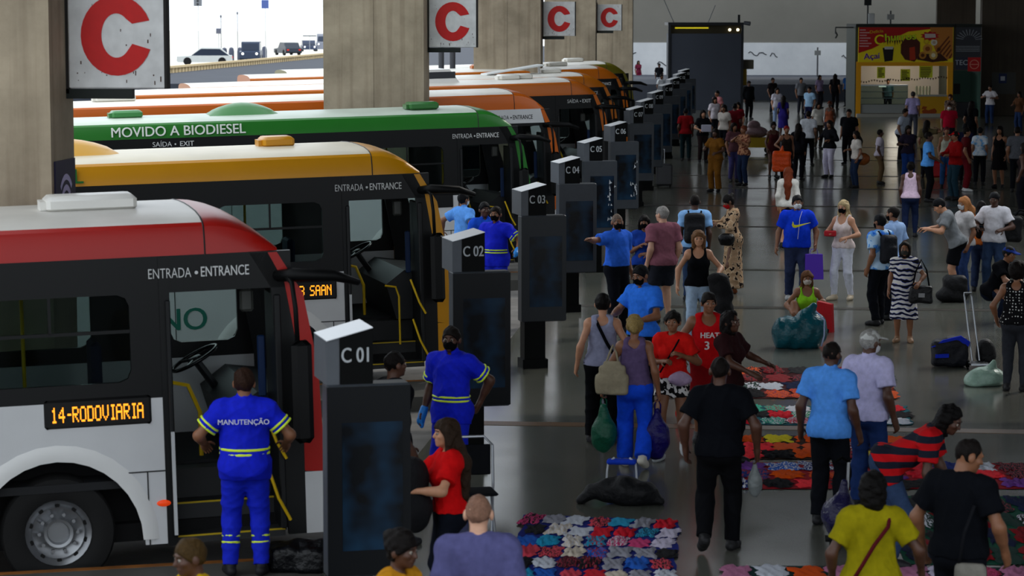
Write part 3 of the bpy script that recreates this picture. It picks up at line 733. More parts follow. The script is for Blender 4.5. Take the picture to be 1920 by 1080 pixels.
def bus(name_label, front, z, col, roofc='#cfd0cd', tall=0.0, text='ENTRADA', led=None, L=11.6, sidecol='#c2c3c4', detail=True, bandwhite=False, bcol=None, ledz=0.0, ledw=.80, hatch=None, extras=None, group='city buses at the bays', bandtext=None, openback=True, turn=0.0, doorclosed=False):
    t = empty('bus', (front.x, front.y, z), HEAD + math.radians(turn), -SLOPE); tag(t, name_label, 'bus', group)
    W = 2.5; H0 = 2.87 + tall * .7; H1 = 3.15 + tall; HT = 3.235 + tall; blk = BLK(); body = paint(col); side = paint(sidecol)
    arch = [(-2.33 + .74 * math.cos(a), .36 + max(.0, .76 * math.sin(a)) + .05) for a in [PI * j / 14 for j in range(15)]]
    arch2 = [(x - 5.6, zz) for x, zz in arch]
    def lower(y0, y1, xe):
        pts = [(xe, .36), (xe, 1.65), (-L, 1.65), (-L, .40)]
        pts += [(-2.33 - 5.6 - .74, .38)] + arch2[::-1][0:] + [(-2.33 - 5.6 + .74, .36), (-2.33 - .74, .36)] + arch[::-1] + [(-2.33 + .74, .36)]
        m = MB(); m.prism(pts, y0, y1, 'y'); return m
    lower(0, .05, -1.36).build('side_panel', side, t)
    lower(W - .05, W, -.2).build('side_panel', side, t)
    for cx in (-2.33, -7.93):       # wheel arch lips
        m = MB(); pr = []
        for j in range(17):
            a = PI * j / 16; pr.append([(cx + rr * math.cos(a), yy, .41 + rr * math.sin(a) * 1.02) for rr, yy in ((.72, -.012), (.80, -.02), (.86, .0))])
        m.grid(pr); m.build('wheel_arch', paint('#d0d0ce'), t, smooth=True)
    m = MB(); m.box(-1.9, -1.38, -.004, .001, 1.0, 1.012); m.box(-1.56, -1.548, -.004, .001, .36, 1.0); m.box(-3.6, -3.59, -.004, .001, .36, 1.65); m.box(-5.6, -5.59, -.004, .001, .36, 1.65); m.build('panel_seams', plast('#2a2a2a'), t)
    # black window band with openings
    zt, zb = 2.56 + tall * .6, 1.80; wins = []
    x = -1.66
    while x - 1.42 > -L + .3: wins.append((x - 1.36, x)); x -= 1.50
    def band(y0, y1, ws, xe):
        m = MB(); m.box(-L, xe, y0, y1, 1.65, zb); m.box(-L, xe, y0, y1, zt, H0 + .01)
        xs = [xe] + [q for w_ in ws for q in (w_[1], w_[0])] + [-L]
        for j in range(0, len(xs), 2):
            if xs[j] - xs[j + 1] > .005: m.box(xs[j + 1], xs[j], y0, y1, zb, zt)
        for w0, w1 in ws:       # rounded window corners
            for cx, sx_ in ((w0, 1), (w1, -1)):
                for cz, sz_ in ((zb, 1), (zt, -1)): m.prism([(cx, cz), (cx + sx_ * .1, cz), (cx + sx_ * .03, cz + sz_ * .03), (cx, cz + sz_ * .1)], y0, y1, 'y')
        return m
    o = band(.0, .05, wins, -1.36).build('window_band', blk, t)
    lw = [(-1.0, -.35)] + [(a - .1, b_ - .1) for a, b_ in wins]
    band(W - .05, W, lw, -.2).build('window_band', blk, t)
    for ws, y, nm in ((wins, .02, 'side_window'), (lw, W - .02, 'side_window')):
        for w0, w1 in ws:
            m = MB(); m.box(w0, w1, y - .004, y + .004, zb, zt); g = m.build(nm, glass(.8 if y < 1 else .92, .08, '#dde8e6'), t)
            if y < 1:
                m = MB(); mid = zb + (zt - zb) * .58; m.box(w0, w1, y - .012, y + .012, mid - .015, mid + .015); m.box((w0 + w1) / 2 - .012, (w0 + w1) / 2 + .012, y - .012, y + .012, mid, zt)
                m.build('window_rail', blk, g)
    # front door opening, header, pillar
    m = MB(); m.box(-1.37, -.24, 0, .05, 2.56 + tall * .6, H0 + .01); m.prism([(-.33, .36), (-.17, .36), (-.14, 1.75), (-.24, 2.6), (-.36, H0), (-.6, H0), (-.42, 2.56)], 0, .06, 'y'); m.box(-1.40, -1.31, -.01, .06, .34, H0)
    m.build('door_frame', blk, t)
    wt = mat('#c8c9c8', rough=.5); blt = '#d9dad8'
    hdr = None
    if bandwhite:
        m = MB(); m.prism([(-1.42, 2.62 + tall * .6), (-.36, 2.62 + tall * .6), (-.44, H0 + .02), (-1.72, H0 + .02)], -.012, .0, 'y'); m.build('door_header', side, t)
    def wr(txt, x0, x1, zc, m_, bold=0.0, y=-.014, bul=None, nm='lettering'):       # lettering fitted between x0 and x1
        q = text_mb(txt, .125, Matrix.Identity(4), .002, bold, align='LEFT'); xs_ = [v[0] for v in q.v]; k_ = (x1 - x0) / (max(xs_) - min(xs_)); M_ = plane_M((x0, y, zc), (1, 0, 0))
        q.v = [tuple(M_ @ Vector(((v[0] - min(xs_)) * k_, v[1], v[2]))) for v in q.v]
        if bul: bullet(q, plane_M((bul, y, zc), (1, 0, 0)), 0, .13)
        q.build(nm, m_, t)
    tz = H0 - .145
    tc_ = mat('#17181a', rough=.5) if bandwhite else wt
    if text == 'ENTRADA': wr('ENTRADA', -1.485, -1.115, tz, tc_, -.008, bul=-1.07); wr('ENTRANCE', -1.03, -.61, tz, tc_, .015)
    elif text: wr('SAÍDA', -1.1, -.82, tz, tc_, -.005, bul=-.77); wr('EXIT', -.72, -.5, tz, tc_, .02)
    # coloured corner of the front
    e = lambda k_: {0: (0, .36), 1: (.02, .9), 2: (0, 1.25), 3: (-.025, 1.85), 4: (-.14, 2.5), 5: (-.36, H0 + .0)}[k_]
    m = MB(); m.prism([(-.17, .92), e(1), e(2), e(3), e(4), e(5), (-.44, H0), (-.30, 2.6), (-.17, 1.8)], -.004, .16, 'y'); m.build('corner_panel', body, t)
    m = MB(); bmp = paint(bcol) if bcol else side; m.prism([(-.17, .36), e(0), (.02, .91), (-.17, .91)], -.004, .16, 'y'); m.build('bumper', bmp, t); m = MB(); m.prism([(-.2, .36), e(0), (.02, .91), (-.2, .91)], W - .16, W, 'y'); m.build('bumper', bmp, t)
    m = MB(); m.prism([(-.2, .92), e(1), e(2), e(3), e(4), e(5), (-.44, H0), (-.30, 2.6), (-.2, 1.8)], W - .16, W, 'y'); m.build('corner_panel', body, t)
    m = MB(); m.prism([(-.21, .40), (-.01, .40), (.0, .9), (-.02, 1.25), (-.05, 1.8), (-.17, 2.5), (-.38, H0 - .02), (-.46, H0 - .02), (-.38, 2.62), (-.22, 1.7)], W - .185, W - .162, 'y'); m.build('inner_trim', blk, t)
    m = MB(); m.prism([(-.12, .42), (0, .42), (0.02, .9), (0, 1.25), (-.04, 1.5), (-.16, 1.5)], .16, W - .16, 'y'); m.build('front_panel', side, t)
    m = MB(); m.add([(-.04, .16, 1.5), (-.04, W - .16, 1.5), (-.22, W - .16, 2.7), (-.22, .16, 2.7)], [(0, 1, 2, 3)]); m.build('windshield', glass(.8, .08, '#dbe6e6'), t)
    m = MB(); m.prism([(-.26, 2.68), (-.2, 2.66), (-.36, H0 + .02), (-.46, H0)], .16, W - .16, 'y'); m.build('destination_box', blk, t)
    # roof: coloured band on the shoulder, pale top, coloured front cap
    def sect(x):
        u = max(0.0, (x + .98) / .65); u = min(u, 1.0); dz = -(u ** 2.2) * (HT - H0 - .03); half = []
        ins = u * u * .06
        for f, zz in ((0.0, H0), (.012, H0 + (H1 - H0) * .45), (.05, H1 - .03), (.10, H1), (.22, H1 + .035), (.5, H1 + .065), (.9, HT - .005), (1.25, HT)):
            zz2 = max(H0, zz + dz * (zz - H0) / (HT - H0)); half.append((x, f + ins, zz2))
        return half + [(x, W - f, zz) for (_, f, zz) in reversed(half[:-1])]
    xs_b = [-L, -L * .66, -L * .33, -.99]; xs_f = [-.98, -.92, -.85, -.75, -.65, -.57, -.5, -.44, -.39, -.345]
    rows = [sect(x) for x in xs_b]
    m = MB(); m.grid([r[:4] for r in rows]); m.build('roof_band', body, t, smooth=True); m = MB(); m.grid([r[-4:] for r in rows]); m.build('roof_band', body, t, smooth=True); m = MB(); m.add(sect(-L), [tuple(range(15))]); m.build('rear_cap', body, t)
    m = MB(); m.grid([r[3:-3] for r in rows]); m.build('roof', mat(roofc, rough=.35, noise=.06, nscale=2), t, smooth=True)
    m = MB(); fr = [sect(x) for x in xs_f]; m.grid(fr); m.build('front_cap', body, t, smooth=True)
    m = MB(); m.tube([(p[0] - .003, p[1], p[2] + .001) for p in sect(-.985)], .007, 5); m.build('roof_seam', plast('#1c1a19'), t)
    for (hx, hy, hl, hc, kind_) in (hatch or []):
        m = MB()
        if kind_ == 'box': m.rbox(hx - hl / 2, hx + hl / 2, hy, hy + .5, HT - .02, HT + .12, .035); m.box(hx - hl / 2 - .05, hx - hl / 2 + .03, hy + .1, hy + .4, HT, HT + .08)
        elif kind_ == 'hump':
            m.grid([[(hx - hl / 2 + hl * i_ / 10, hy + .9 * j_ / 6, HT - .02 + .22 * math.sin(PI * min(1, i_ / 10 * 1.0)) ** .7 * math.sin(PI * j_ / 6) ** .5) for j_ in range(7)] for i_ in range(11)])
        elif kind_ == 'flap': m.prism([(hx - hl / 2, HT), (hx + hl / 2, HT + .2), (hx + hl / 2, HT + .24), (hx - hl / 2, HT + .03)], hy, hy + .7, 'y'); m.box(hx + hl / 2 - .1, hx + hl / 2 - .06, hy + .2, hy + .3, HT - .02, HT + .2)
        elif kind_ == 'ac': m.prism([(hx - hl / 2, HT - .04), (hx - hl / 2 + .25, HT + .3), (hx + hl / 2 - .25, HT + .3), (hx + hl / 2, HT - .04)], hy, hy + 1.5, 'y')
        oh = m.build({'ac': 'air_conditioner', 'flap': 'open_roof_hatch'}.get(kind_, 'roof_hatch'), paint(hc), t, smooth=True)
        if kind_ == 'ac':
            m = MB()
            for q in (-.55, .55): m.box(hx + q * hl * .4 - .45, hx + q * hl * .4 + .42, hy - .004, hy + .02, HT + .08, HT + .24)
            m.build('grille', plast('#34363a'), oh)
    # wheels
    for cx in (-2.33, -7.93):
        for yy, sg in ((.10, 1), (W - .10, -1)):
            m = MB(); m.lathe([(.27, .02), (.30, -.0), (.40, -.015), (.475, .0), (.495, .03), (.495, .22), (.46, .27), (.28, .27)], 32, 'y'); wz = m.build('wheel', mat('#121212', rough=.8), t, smooth=True, loc=(cx, yy, .5)); wz.scale = (1, sg, 1)
            m = MB(); m.lathe([(.0, .05), (.09, .05), (.10, -.01), (.125, -.015), (.135, .06), (.20, .035), (.225, .02), (.235, .04), (.27, .01), (.285, -.005), (.29, .02)], 32, 'y')
            for j in range(10):
                a = 2 * PI * j / 10; m.cyl((.165 * math.cos(a), .045, .165 * math.sin(a)), (.165 * math.cos(a), .0, .165 * math.sin(a)), .017, n=6)
            m.cur = 1
            for j in range(10):
                a = 2 * PI * (j + .5) / 10; c_, s_ = math.cos(a), math.sin(a); m.cyl((.243 * c_, .032, .243 * s_), (.243 * c_, .022, .243 * s_), .022, n=8)
            m.build('rim', [mat('#8b8d90', rough=.35, metal=.8), plast('#0a0a0a', .8)], wz, smooth=True)
    m = MB(); m.box(-L + .1, -.3, .3, W - .3, .34, .5); m.box(-3.2, -1.5, .06, .1, .5, 1.1) if False else None; m.box(-3.1, -1.58, .42, .46, .36, 1.25); m.box(-3.1, -1.58, W - .46, W - .42, .36, 1.25); m.box(-8.7, -7.15, .42, .46, .36, 1.25); m.build('chassis', plast('#0a0a0b', .8), t)
    # interior
    ink = plast('#1a1b1d', .7)
    m = MB(); m.box(-L + .06, -1.36, .08, W - .08, .86, .93); m.box(-1.36, -.3, .85, W - .08, .86, .93); m.build('cabin_floor', ink, t)
    m = MB(); m.box(-1.31, -.35, .06, .85, .34, .40); m.box(-1.31, -.35, .34, .85, .40, .64); m.box(-1.31, -.35, .6, .86, .64, .9); m.build('steps', mat('#2d2e2f', rough=.6), t)
    m = MB(); m.box(-1.31, -.35, .055, .065, .395, .41); m.box(-1.31, -.35, .335, .345, .635, .65); m.build('step_edges', plast('#b29a1c'), t)
    m = MB(); m.box(-L + .04, -1.0, .10, W - .1, H0 - .02, H0 + .02); m.build('cabin_ceiling', mat('#77787a', rough=.6), t)
    m = MB(); m.box(-L + .02, -L + .08, .04, W - .04, .4, H0); m.build('rear_wall', ink, t)
    m = MB(); m.prism([(-.16, .93), (-.08, 1.3), (-.1, 1.52), (-.5, 1.58), (-.75, 1.4), (-.62, .93)], .45, W - .15, 'y'); m.build('dashboard', mat('#202224', rough=.5), t)
    sx, sy, sz = -.86, 1.85, 1.72
    st = empty('steering_wheel', (sx, sy, sz)); st.parent = t; st.rotation_euler = (0, math.radians(-28), 0)
    m = MB(); m.tube([(.235 * math.cos(2 * PI * j / 28), .235 * math.sin(2 * PI * j / 28), 0) for j in range(28)], .018, 8, closed=True); m.build('wheel_rim', mat('#0c0d10', rough=.25), st, smooth='all')
    m = MB(); m.ball((0, 0, -.01), (.075, .075, .03), 10)
    for a in (0, 2.1, 4.2): m.cyl((0, 0, -.01), (.23 * math.cos(a), .23 * math.sin(a), 0), .016, n=6)
    m.cyl((0, 0, -.02), (.05, 0, -.45), .04, n=8); m.build('wheel_hub', mat('#17181b', rough=.35), st)
    m = MB(); m.rbox(-1.75, -1.3, 1.55, 2.05, 1.25, 1.36, .03); m.rbox(-1.85, -1.75, 1.57, 2.03, 1.3, 1.95, .03); m.box(-1.65, -1.4, 1.65, 1.95, .93, 1.27); m.build('driver_seat', mat('#1b2440', rough=.8), t)
    ns = min(6, int((L - 3) / .95))
    for r in range(ns):
        for yy in (.12, 1.45):
            x0 = -3.4 - r * .95; m = MB(); m.rbox(x0, x0 + .42, yy, yy + .9, 1.28, 1.36, .03); m.prism([(x0 - .1, 1.9), (x0 - .03, 1.92), (x0 + .06, 1.3), (x0, 1.28)], yy, yy + .9, 'y'); m.box(x0 + .1, x0 + .3, yy + .3, yy + .6, .93, 1.3)
            m.build('passenger_seat', mat('#3c4046' if r % 2 else '#4a453a', rough=.8), t)
    yel = plast('#c9a512', .4); m = MB()
    for px_, py_ in ((-1.45, 1.0), (-2.5, 1.05), (-3.6, 1.15), (-5.5, 1.15)): m = MB(); m.cyl((px_, py_, .93), (px_, py_, H0), .018, n=6); m.build('grab_pole', yel, t)
    m = MB(); m.tube([(-1.45, .95, 1.0), (-1.45, .95, 1.55), (-1.3, .95, 1.66), (-1.05, .95, 1.6), (-.95, .95, 1.35), (-.95, .95, .95)], .02, 6)
    m.build('handrail', yel, t)
    if detail:
        m = MB(); m.tube([(-.52, .0, 1.5), (-.42, -.05, 1.2), (-.34, -.06, 1.05)], .014, 6); m.build('door_handrail', yel, t); m = MB(); m.tube([(-.5, .0, .98), (-.42, -.05, .7), (-.32, -.06, .5)], .014, 6); m.build('door_handrail', yel, t); m = MB(); m.tube([(-.8, .3, 1.4), (-.66, .28, 1.38), (-.62, .27, 1.25), (-.62, .27, .62)], .014, 6); m.build('door_handrail', yel, t)
        m = MB(); m.rbox(-.40, -.345, -.03, .5, .42, 2.5, .01); m.build('door_leaf', mat('#0c0e10', rough=.4, spec=.25), t); m = MB(); m.rbox(-1.35, -1.31, -.05, .45, .42, 2.5, .01); lf = m.build('door_leaf', mat('#0c0e10', rough=.4, spec=.25), t)
        m = MB(); m.box(-1.345, -1.315, -.062, -.048, .44, 1.35); m.build('leaf_edge', mat('#b8babb', rough=.4), lf)
        m = MB(); m.rbox(-.50, -.43, .35, .38, 1.55, 2.1, .01); m.build('blue_notice', mat('#0c2448', rough=.4), t)
        m = MB(); m.rbox(-.62, -.50, .5, .53, 2.3, 2.5, .02); m.build('inner_mirror', mat('#4a4c48', rough=.3), t)
        m = MB(); m.tube([(-.36, .0, 2.66), (-.25, -.16, 2.68), (.1, -.2, 2.66), (.34, -.1, 2.58)], [.05, .06, .05, .03], 8); m.tube([(-.3, -.12, 2.66), (-.28, -.26, 2.62), (-.26, -.29, 2.4), (-.25, -.29, 2.05)], .022, 8); ma = m.build('mirror_arm', mat('#060708', rough=.55, spec=.15), t, smooth='all')
        m = MB(); m.rbox(-.31, -.13, -.34, -.24, 1.22, 2.12, .045); m.build('door_mirror', mat('#060708', rough=.5, spec=.2), t)
    m = MB(); m.rbox(-1.49, -1.36, -.022, .0, .68, .76, .015) if False else m.ball((-1.42, -.004, .72), (.065, .02, .03), 10); m.build('side_marker', mat('#c63a10', rough=.3, emit=.6), t)
    if led:
        m = MB(); M = plane_M((-1.56 - ledw, -.021, 1.485 + ledz), (1, 0, 0)); wd = led_mb(led, M, .135, MB()); m.rbox(-2.42, -1.5, -.02, .02, 1.43 + ledz, 1.68 + ledz, .02); m.cur = 1
        led_mb(led, M @ Matrix.Diagonal((min(1.25, ledw / wd), 1, 1, 1)), .135, m); m.build('led_sign', [plast('#050506', .4), glow('#ff9a22', 1.6)], t)
    for (txt, xc, zc, size, c_, bold) in (bandtext or []):
        text_mb(txt, size, plane_M((xc, -.004, zc), (1, 0, 0)), .02, bold).build('lettering', mat(c_, rough=.5), t)
    if extras: extras(t)
    return t
def bus_front(pxf, s_):
    p = GS(pxf, s_); z = road_z(p.x); return p, z
BUS = {}
def place_bus(key, pxf, s_, *a, **k):
    p, z = bus_front(pxf, s_); FRONT[key] = p; BUS[key] = bus(a[0], p, z, *a[1:], **k); return BUS[key]
place_bus('red', 605, 216, 'city bus with red roof band, nearest, cut by the left edge of the photo', '#9c1610', led='14-RODOVIARIA', roofc='#c9c6bf', hatch=[(-1.85, .9, .8, '#d8d6d0', 'box')], L=10.0)
def ad_no(t): text_mb('NO', .40, plane_M((-3.5, -.003, 1.12), (1, 0, 0)), .002, .03).build('lettering', mat('#1f6a5a', rough=.5), t)
def ad_5u(t):
    for ch, x in (('5', -4.45), ('U', -3.95)): text_mb(ch, .36, plane_M((x, -.003, 1.0), (1, 0, 0)), .002, .02).build('lettering', mat('#2a5a4c', rough=.5), t)
place_bus('yellow', 846, 145, 'city bus with yellow roof band, behind the red bus', '#c98a08', bcol='#c98a08', ledz=-.13, ledw=.50, led='43 SAAN', roofc='#d8cdb2', hatch=[(-2.0, 1.1, .42, '#c98a08', 'box'), (-4.9, .7, 1.6, '#d8a030', 'hump')], bandtext=[('L', -4.75, 3.0, .26, '#1f6a28', .03)], extras=ad_no)
place_bus('green', 1001, 102, 'city bus with green roof band reading MOVIDO A BIODIESEL', '#1f6a1e', led='SARA', roofc='#b9c4b6', hatch=[(-1.9, .4, .55, '#2f6a30', 'box'), (-5.2, .6, 1.3, '#3d7a40', 'hump'), (-7.3, .8, .55, '#3f7f45', 'box')],
          bandtext=[('MOVIDO A BIODIESEL', -6.5, 3.0, .245, '#e4e8e2', .012)], extras=lambda t: (ad_5u(t), (lambda q: (bullet(q, plane_M((-6.565, -.014, 2.77), (1, 0, 0)), 0, .13), q)[1])(text_mb('SAÍDA', .125, plane_M((-6.80, -.012, 2.77), (1, 0, 0)), .002, -.006)).build('lettering', mat('#c8c9c8'), t), text_mb('EXIT', .125, plane_M((-6.36, -.012, 2.77), (1, 0, 0)), .002, .02).build('lettering', mat('#c8c9c8'), t)))
place_bus('o5', 1058, 91.5, 'orange banded city bus with a white header, right behind the green bus', '#b8570b', tall=.16, bandwhite=True, roofc='#ddd8cc', hatch=[(-3.0, .9, .8, '#d8d5cc', 'box'), (-9, .8, .8, '#d8d5cc', 'box')])
place_bus('o6', 1150, 77, 'orange banded city bus marked SAÍDA EXIT over its door', '#bb600e', tall=.14, text='SAIDA', roofc='#dedad0', hatch=[(-4.6, .5, 1.9, '#e0dfdb', 'ac'), (-2.3, .8, .5, '#dcdad2', 'box'), (-1.9, .9, .4, '#d8d5cc', 'box')])
place_bus('o7', 1166, 69.5, 'orange banded city bus with an open roof hatch, beyond the SAÍDA EXIT bus', '#b8660e', tall=.12, roofc='#dedad0', hatch=[(-2.7, .7, 1.6, '#d8dcdc', 'flap'), (-1.6, .9, .5, '#d8d5cc', 'box')], detail=True)
place_bus('o8', 1186, 62.0, 'orange banded city bus, second from the far end of the bus row', '#b8600c', tall=.15, roofc='#dedad0', hatch=[(-4.4, .7, .55, '#b8600c', 'box'), (-2.0, .9, .6, '#d8d5cc', 'box')], detail=True)
place_bus('o9', 1196, 57.0, 'city bus with a dull green roof band at the far end of the bus row', '#6a6416', tall=.15, roofc='#dedad0', hatch=[(-1.8, .9, .6, '#d8d5cc', 'box')], detail=True)
for k_ in ('red', 'yellow', 'green', 'o5', 'o6'): bay_island(FRONT[k_], k_)
# ------------------------------------------------------------------ numbered totems along the bays
gray = mat('#50545a', rough=.45, noise=.08, nscale=5); dgray = mat('#33373c', rough=.4, noise=.1, nscale=4); blackp = mat('#030404', rough=.5, spec=.08)
def screen_mat():
    m = bpy.data.materials.new('screen'); nt, N, L, b = nodes(m); b.inputs['Roughness'].default_value = .2; b.inputs['Specular IOR Level'].default_value = .12
    tc = N.new('ShaderNodeTexCoord'); nz = N.new('ShaderNodeTexNoise'); nz.inputs['Scale'].default_value = 3; L.new(tc.outputs['Object'], nz.inputs['Vector'])
    r = N.new('ShaderNodeValToRGB'); r.color_ramp.elements[0].color = rgb('#070a0e'); r.color_ramp.elements[1].color = rgb('#15324a'); r.color_ramp.elements[0].position = .4; r.color_ramp.elements[1].position = .75
    L.new(nz.outputs['Fac'], r.inputs['Fac']); L.new(r.outputs['Color'], b.inputs['Base Color']); return m
SCR = screen_mat()
TS = [262, 181.5, 141.6, 119, 103, 89.5, 76.6, 70.2, 63.4, 57.5, 52.5, 48.6, 45.6]
TPX = [607, 848, 978, 1049, 1097, 1146, 1182, 1203, 1224, 1243, 1258, 1270, 1279]
for i, (s_, px) in enumerate(zip(TS, TPX)):
    p = GS(px, s_); rz = math.radians(20)
    t = empty('bay_totem', p, rz)
    num = 'C %02d' % (i + 1)
    tag(t, 'dark grey bay totem numbered %s beside the platform edge' % num, 'totem', 'numbered bay totems')
    m = MB(); m.box(.05, .34, .03, .26, 0, 2.05); m.box(.02, .37, .0, .29, 0, .12); m.build('post', blackp, t)
    m = MB(); m.rbox(0, .62, 0, .2, .63, 2.06, .012)
    b_ = m.build('display_panel', dgray, t)
    m = MB(); m.box(.0, .62, -.006, .004, .645, 2.045); m.build('face', mat('#0d0f12', rough=.3, spec=.12) if i < 2 else mat('#1c2024', rough=.35, spec=.2) if i < 3 else dgray, b_)  # farther faces set greyer: their reflected brightness is put into the colour
    m = MB(); m.box(.11, .56, -.011, -.002, .83, 1.78); m.build('screen', SCR, b_)
    # head block with a slanted top
    m = MB(); m.prism([(.0, 2.06), (.345, 2.06), (.345, 2.47), (.0, 2.38)], .02, .52, 'y'); hb = m.build('number_block', gray, t)
    m = MB(); m.prism([(.10, 2.062), (.346, 2.062), (.346, 2.468), (.10, 2.405)], .010, .022, 'y'); m.build('number_face', blackp, hb)
    m = MB(); m.prism([(.0, 2.381), (.345, 2.471), (.345, 2.477), (.0, 2.387)], .0, .52, 'y'); m.build('lit_top', mat('#c9ccd0', rough=.3, metal=.3), hb)  # pale sheet: light shining on the slanted top put into its colour
    text_mb(num, .155, plane_M((.222, .008, 2.27), (1, 0, 0)), .003, .035, sx=.74).build('number', mat('#a9adb0', rough=.5), hb)
    if i in (4, 5):
        m = MB(); rs = random.Random(i)
        for q in range(14): x, z = .47 + rs.uniform(-.05, .1), rs.uniform(.9, 1.7); m.add([(x, -.013, z), (x + rs.uniform(.01, .05), -.013, z + rs.uniform(-.02, .03)), (x + .01, -.013, z + rs.uniform(.03, .1))], [(0, 1, 2)])
        m.build('peeling_stickers', mat('#b8bcc0', rough=.6), b_)
# ------------------------------------------------------------------ dark booth at the far end
p = G(1252, 206); p2 = G(1393, 206); W_ = (p2 - p).length; yaw = math.atan2(p2.y - p.y, p2.x - p.x)
t = empty('booth', p, yaw); tag(t, 'tall dark blue-grey booth with lit top strip at the far end', 'booth')
S_ = W_ / 141.0; Hb = 163 * S_
m = MB(); m.box(.1, W_ - .1, .05, 3.0, 0, Hb - .55); m.build('panel_wall', mat('#363b45', rough=.6, noise=.08, nscale=.6), t)
for x in (0, W_ - .12):
    m = MB(); m.box(x, x + .12, -.02, .14, 0, Hb); m.build('corner_post', plast('#15181d'), t)
m = MB(); m.box(0, W_, .0, 3.0, Hb - .14, Hb); m.build('roof', plast('#14161a'), t)
m = MB(); m.box(.1, W_ - .1, .3, .4, Hb - .55, Hb - .14); m.build('top_strip', mat('#2a2412', rough=.6), t)
m = MB(); m.box(.35, 2.0, .22, .29, Hb - .3, Hb - .24); m.build('strip_light', glow('#c8b820', .8), t)
for x in (3.05, 3.45):
    m = MB(); m.ball((x, .2, Hb - .36), .07, 8); m.build('bulb', glow('#fff2c8', 3), t)
m = MB(); m.cyl((W_ + .02, 0, Hb - .02), (W_ + .3, -.12, Hb - .06), .09, .11); m.build('floodlight', plast('#30333a'), t)
m = MB(); m.box(W_ - .28, W_ - .16, .2, .3, Hb, Hb + .38); m.build('roof_post', plast('#14161a'), t)
for x0, x1, hh in ((.3, -.4, 1.6), (2.0, 2.35, .85)):
    m = MB(); m.cyl((x0, .5, Hb), (x1, .5, Hb + hh), .02, n=6); m.build('antenna', plast('#55585c'), t)
m = MB(); m.box(W_, W_ + .55, .4, 1.6, Hb - 2.3, Hb - 1.85); m.build('side_awning', mat('#565349', rough=.7), t)
m = MB(); m.box(W_, W_ + .2, .3, 1.5, Hb - 3.1, Hb - 2.3); m.build('side_sign', mat('#a98a1a', rough=.6), t)
# ------------------------------------------------------------------ food kiosk
p = G(1602, 219); p2 = G(1787, 219); W_ = (p2 - p).length; yaw = math.atan2(p2.y - p.y, p2.x - p.x); S_ = W_ / 185.0
KIOSK = (p.copy(), yaw); t = empty('food_kiosk', p, yaw); tag(t, 'yellow snack kiosk with a red and yellow churros and açaí sign', 'kiosk')
K = lambda px, py: ((px - 1602) * S_, (219 - py) * S_)
def kbox(px0, py0, px1, py1, y0, y1): a = K(px0, py0); c = K(px1, py1); return (a[0], c[0], y0, y1, c[1], a[1])
yl = mat('#dc9a10', rough=.5); D_ = 3.2
m = MB(); m.box(*kbox(1602, 219, 1611, 52, 0, D_)); m.build('side_wall', mat('#3a4038', rough=.6), t)
m = MB(); m.box(*kbox(1780, 219, 1787, 52, 0, D_)); m.build('side_wall', mat('#3a4038', rough=.6), t)
m = MB(); m.box(*kbox(1602, 52, 1787, 46, -.1, D_)); m.build('roof', mat('#20241f', rough=.6), t)
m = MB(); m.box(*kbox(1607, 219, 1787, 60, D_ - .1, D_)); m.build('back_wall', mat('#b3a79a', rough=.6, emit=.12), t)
m = MB(); m.box(*kbox(1604, 219, 1613, 118, -.06, .1)); m.build('frame_post', yl, t)
m = MB(); m.box(*kbox(1775, 219, 1785, 118, -.06, .1)); m.build('frame_post', yl, t)
m = MB(); m.box(*kbox(1604, 124, 1785, 116, -.08, .1)); m.build('frame_beam', yl, t)
m = MB(); m.box(*kbox(1607, 117, 1784, 52, -.14, .0)); sg = m.build('fascia_sign', mat('#e6cf10', rough=.45), t)
def flat(pts, y, col, e=.008, nm='artwork'):
    m = MB(); m.prism([K(*q) for q in pts][::-1], y - e, y, 'y'); return m.build(nm, mat(col, rough=.5), sg)
flat([(1607, 52), (1770, 52), (1700, 60), (1660, 78), (1632, 92), (1607, 100)], -.141, '#a81410')
flat([(1740, 52), (1783, 52), (1783, 108), (1765, 116), (1748, 90)], -.142, '#b8742a')
flat([(1686, 84), (1694, 72), (1712, 70), (1722, 80), (1722, 104), (1712, 116), (1694, 112), (1686, 100)], -.143, '#4a1c0c')
flat([(1716, 112), (1722, 102), (1760, 100), (1775, 114), (1745, 117)], -.1435, '#3a1808')
flat([(1702, 90), (1712, 88), (1714, 112), (1703, 114)], -.145, '#a8300f')
for cx, cy, r, c_, c2 in ((1736, 92, 9, '#c98f3a', '#8a4a14'), (1747, 104, 8, '#c9a050', '#e0d8b8'), (1757, 93, 7, '#a8641c', '#4a2008'), (1727, 104, 7, '#b87a24', '#5a2a0c'), (1748, 80, 6, '#d8d0c0', '#c0a888'), (1734, 78, 6, '#c8a818', '#d8c020')):
    pt = [(cx + r * math.cos(2 * PI * q / 12), cy + r * math.sin(2 * PI * q / 12)) for q in range(12)]; flat(pt, -.146, c_); flat([(cx + (x - cx) * .5, cy + (y - cy) * .5) for x, y in pt], -.155, c2)
flat([(1652, 90), (1673, 90), (1671, 114), (1656, 116)], -.145, '#1a1410'); flat([(1655, 88), (1672, 88), (1671, 93), (1656, 93)], -.15, '#b8b4b0')
st = []
for q in range(20):
    rr = (17 if q % 2 else 12); st.append((1740 + rr * 1.1 * math.cos(2 * PI * q / 20), 68 + rr * .55 * math.sin(2 * PI * q / 20)))
flat(st, -.147, '#b01018'); flat([(1730, 64), (1750, 64), (1751, 71), (1731, 72)], -.156, '#c8b8b0')
for q in range(5): flat([(1752 + q * 6, 96 + q * 3), (1775 + q * 1.6, 68 + q * 8), (1777 + q * 1.4, 70 + q * 8), (1754 + q * 6, 99 + q * 3)], -.148, '#6a3410')
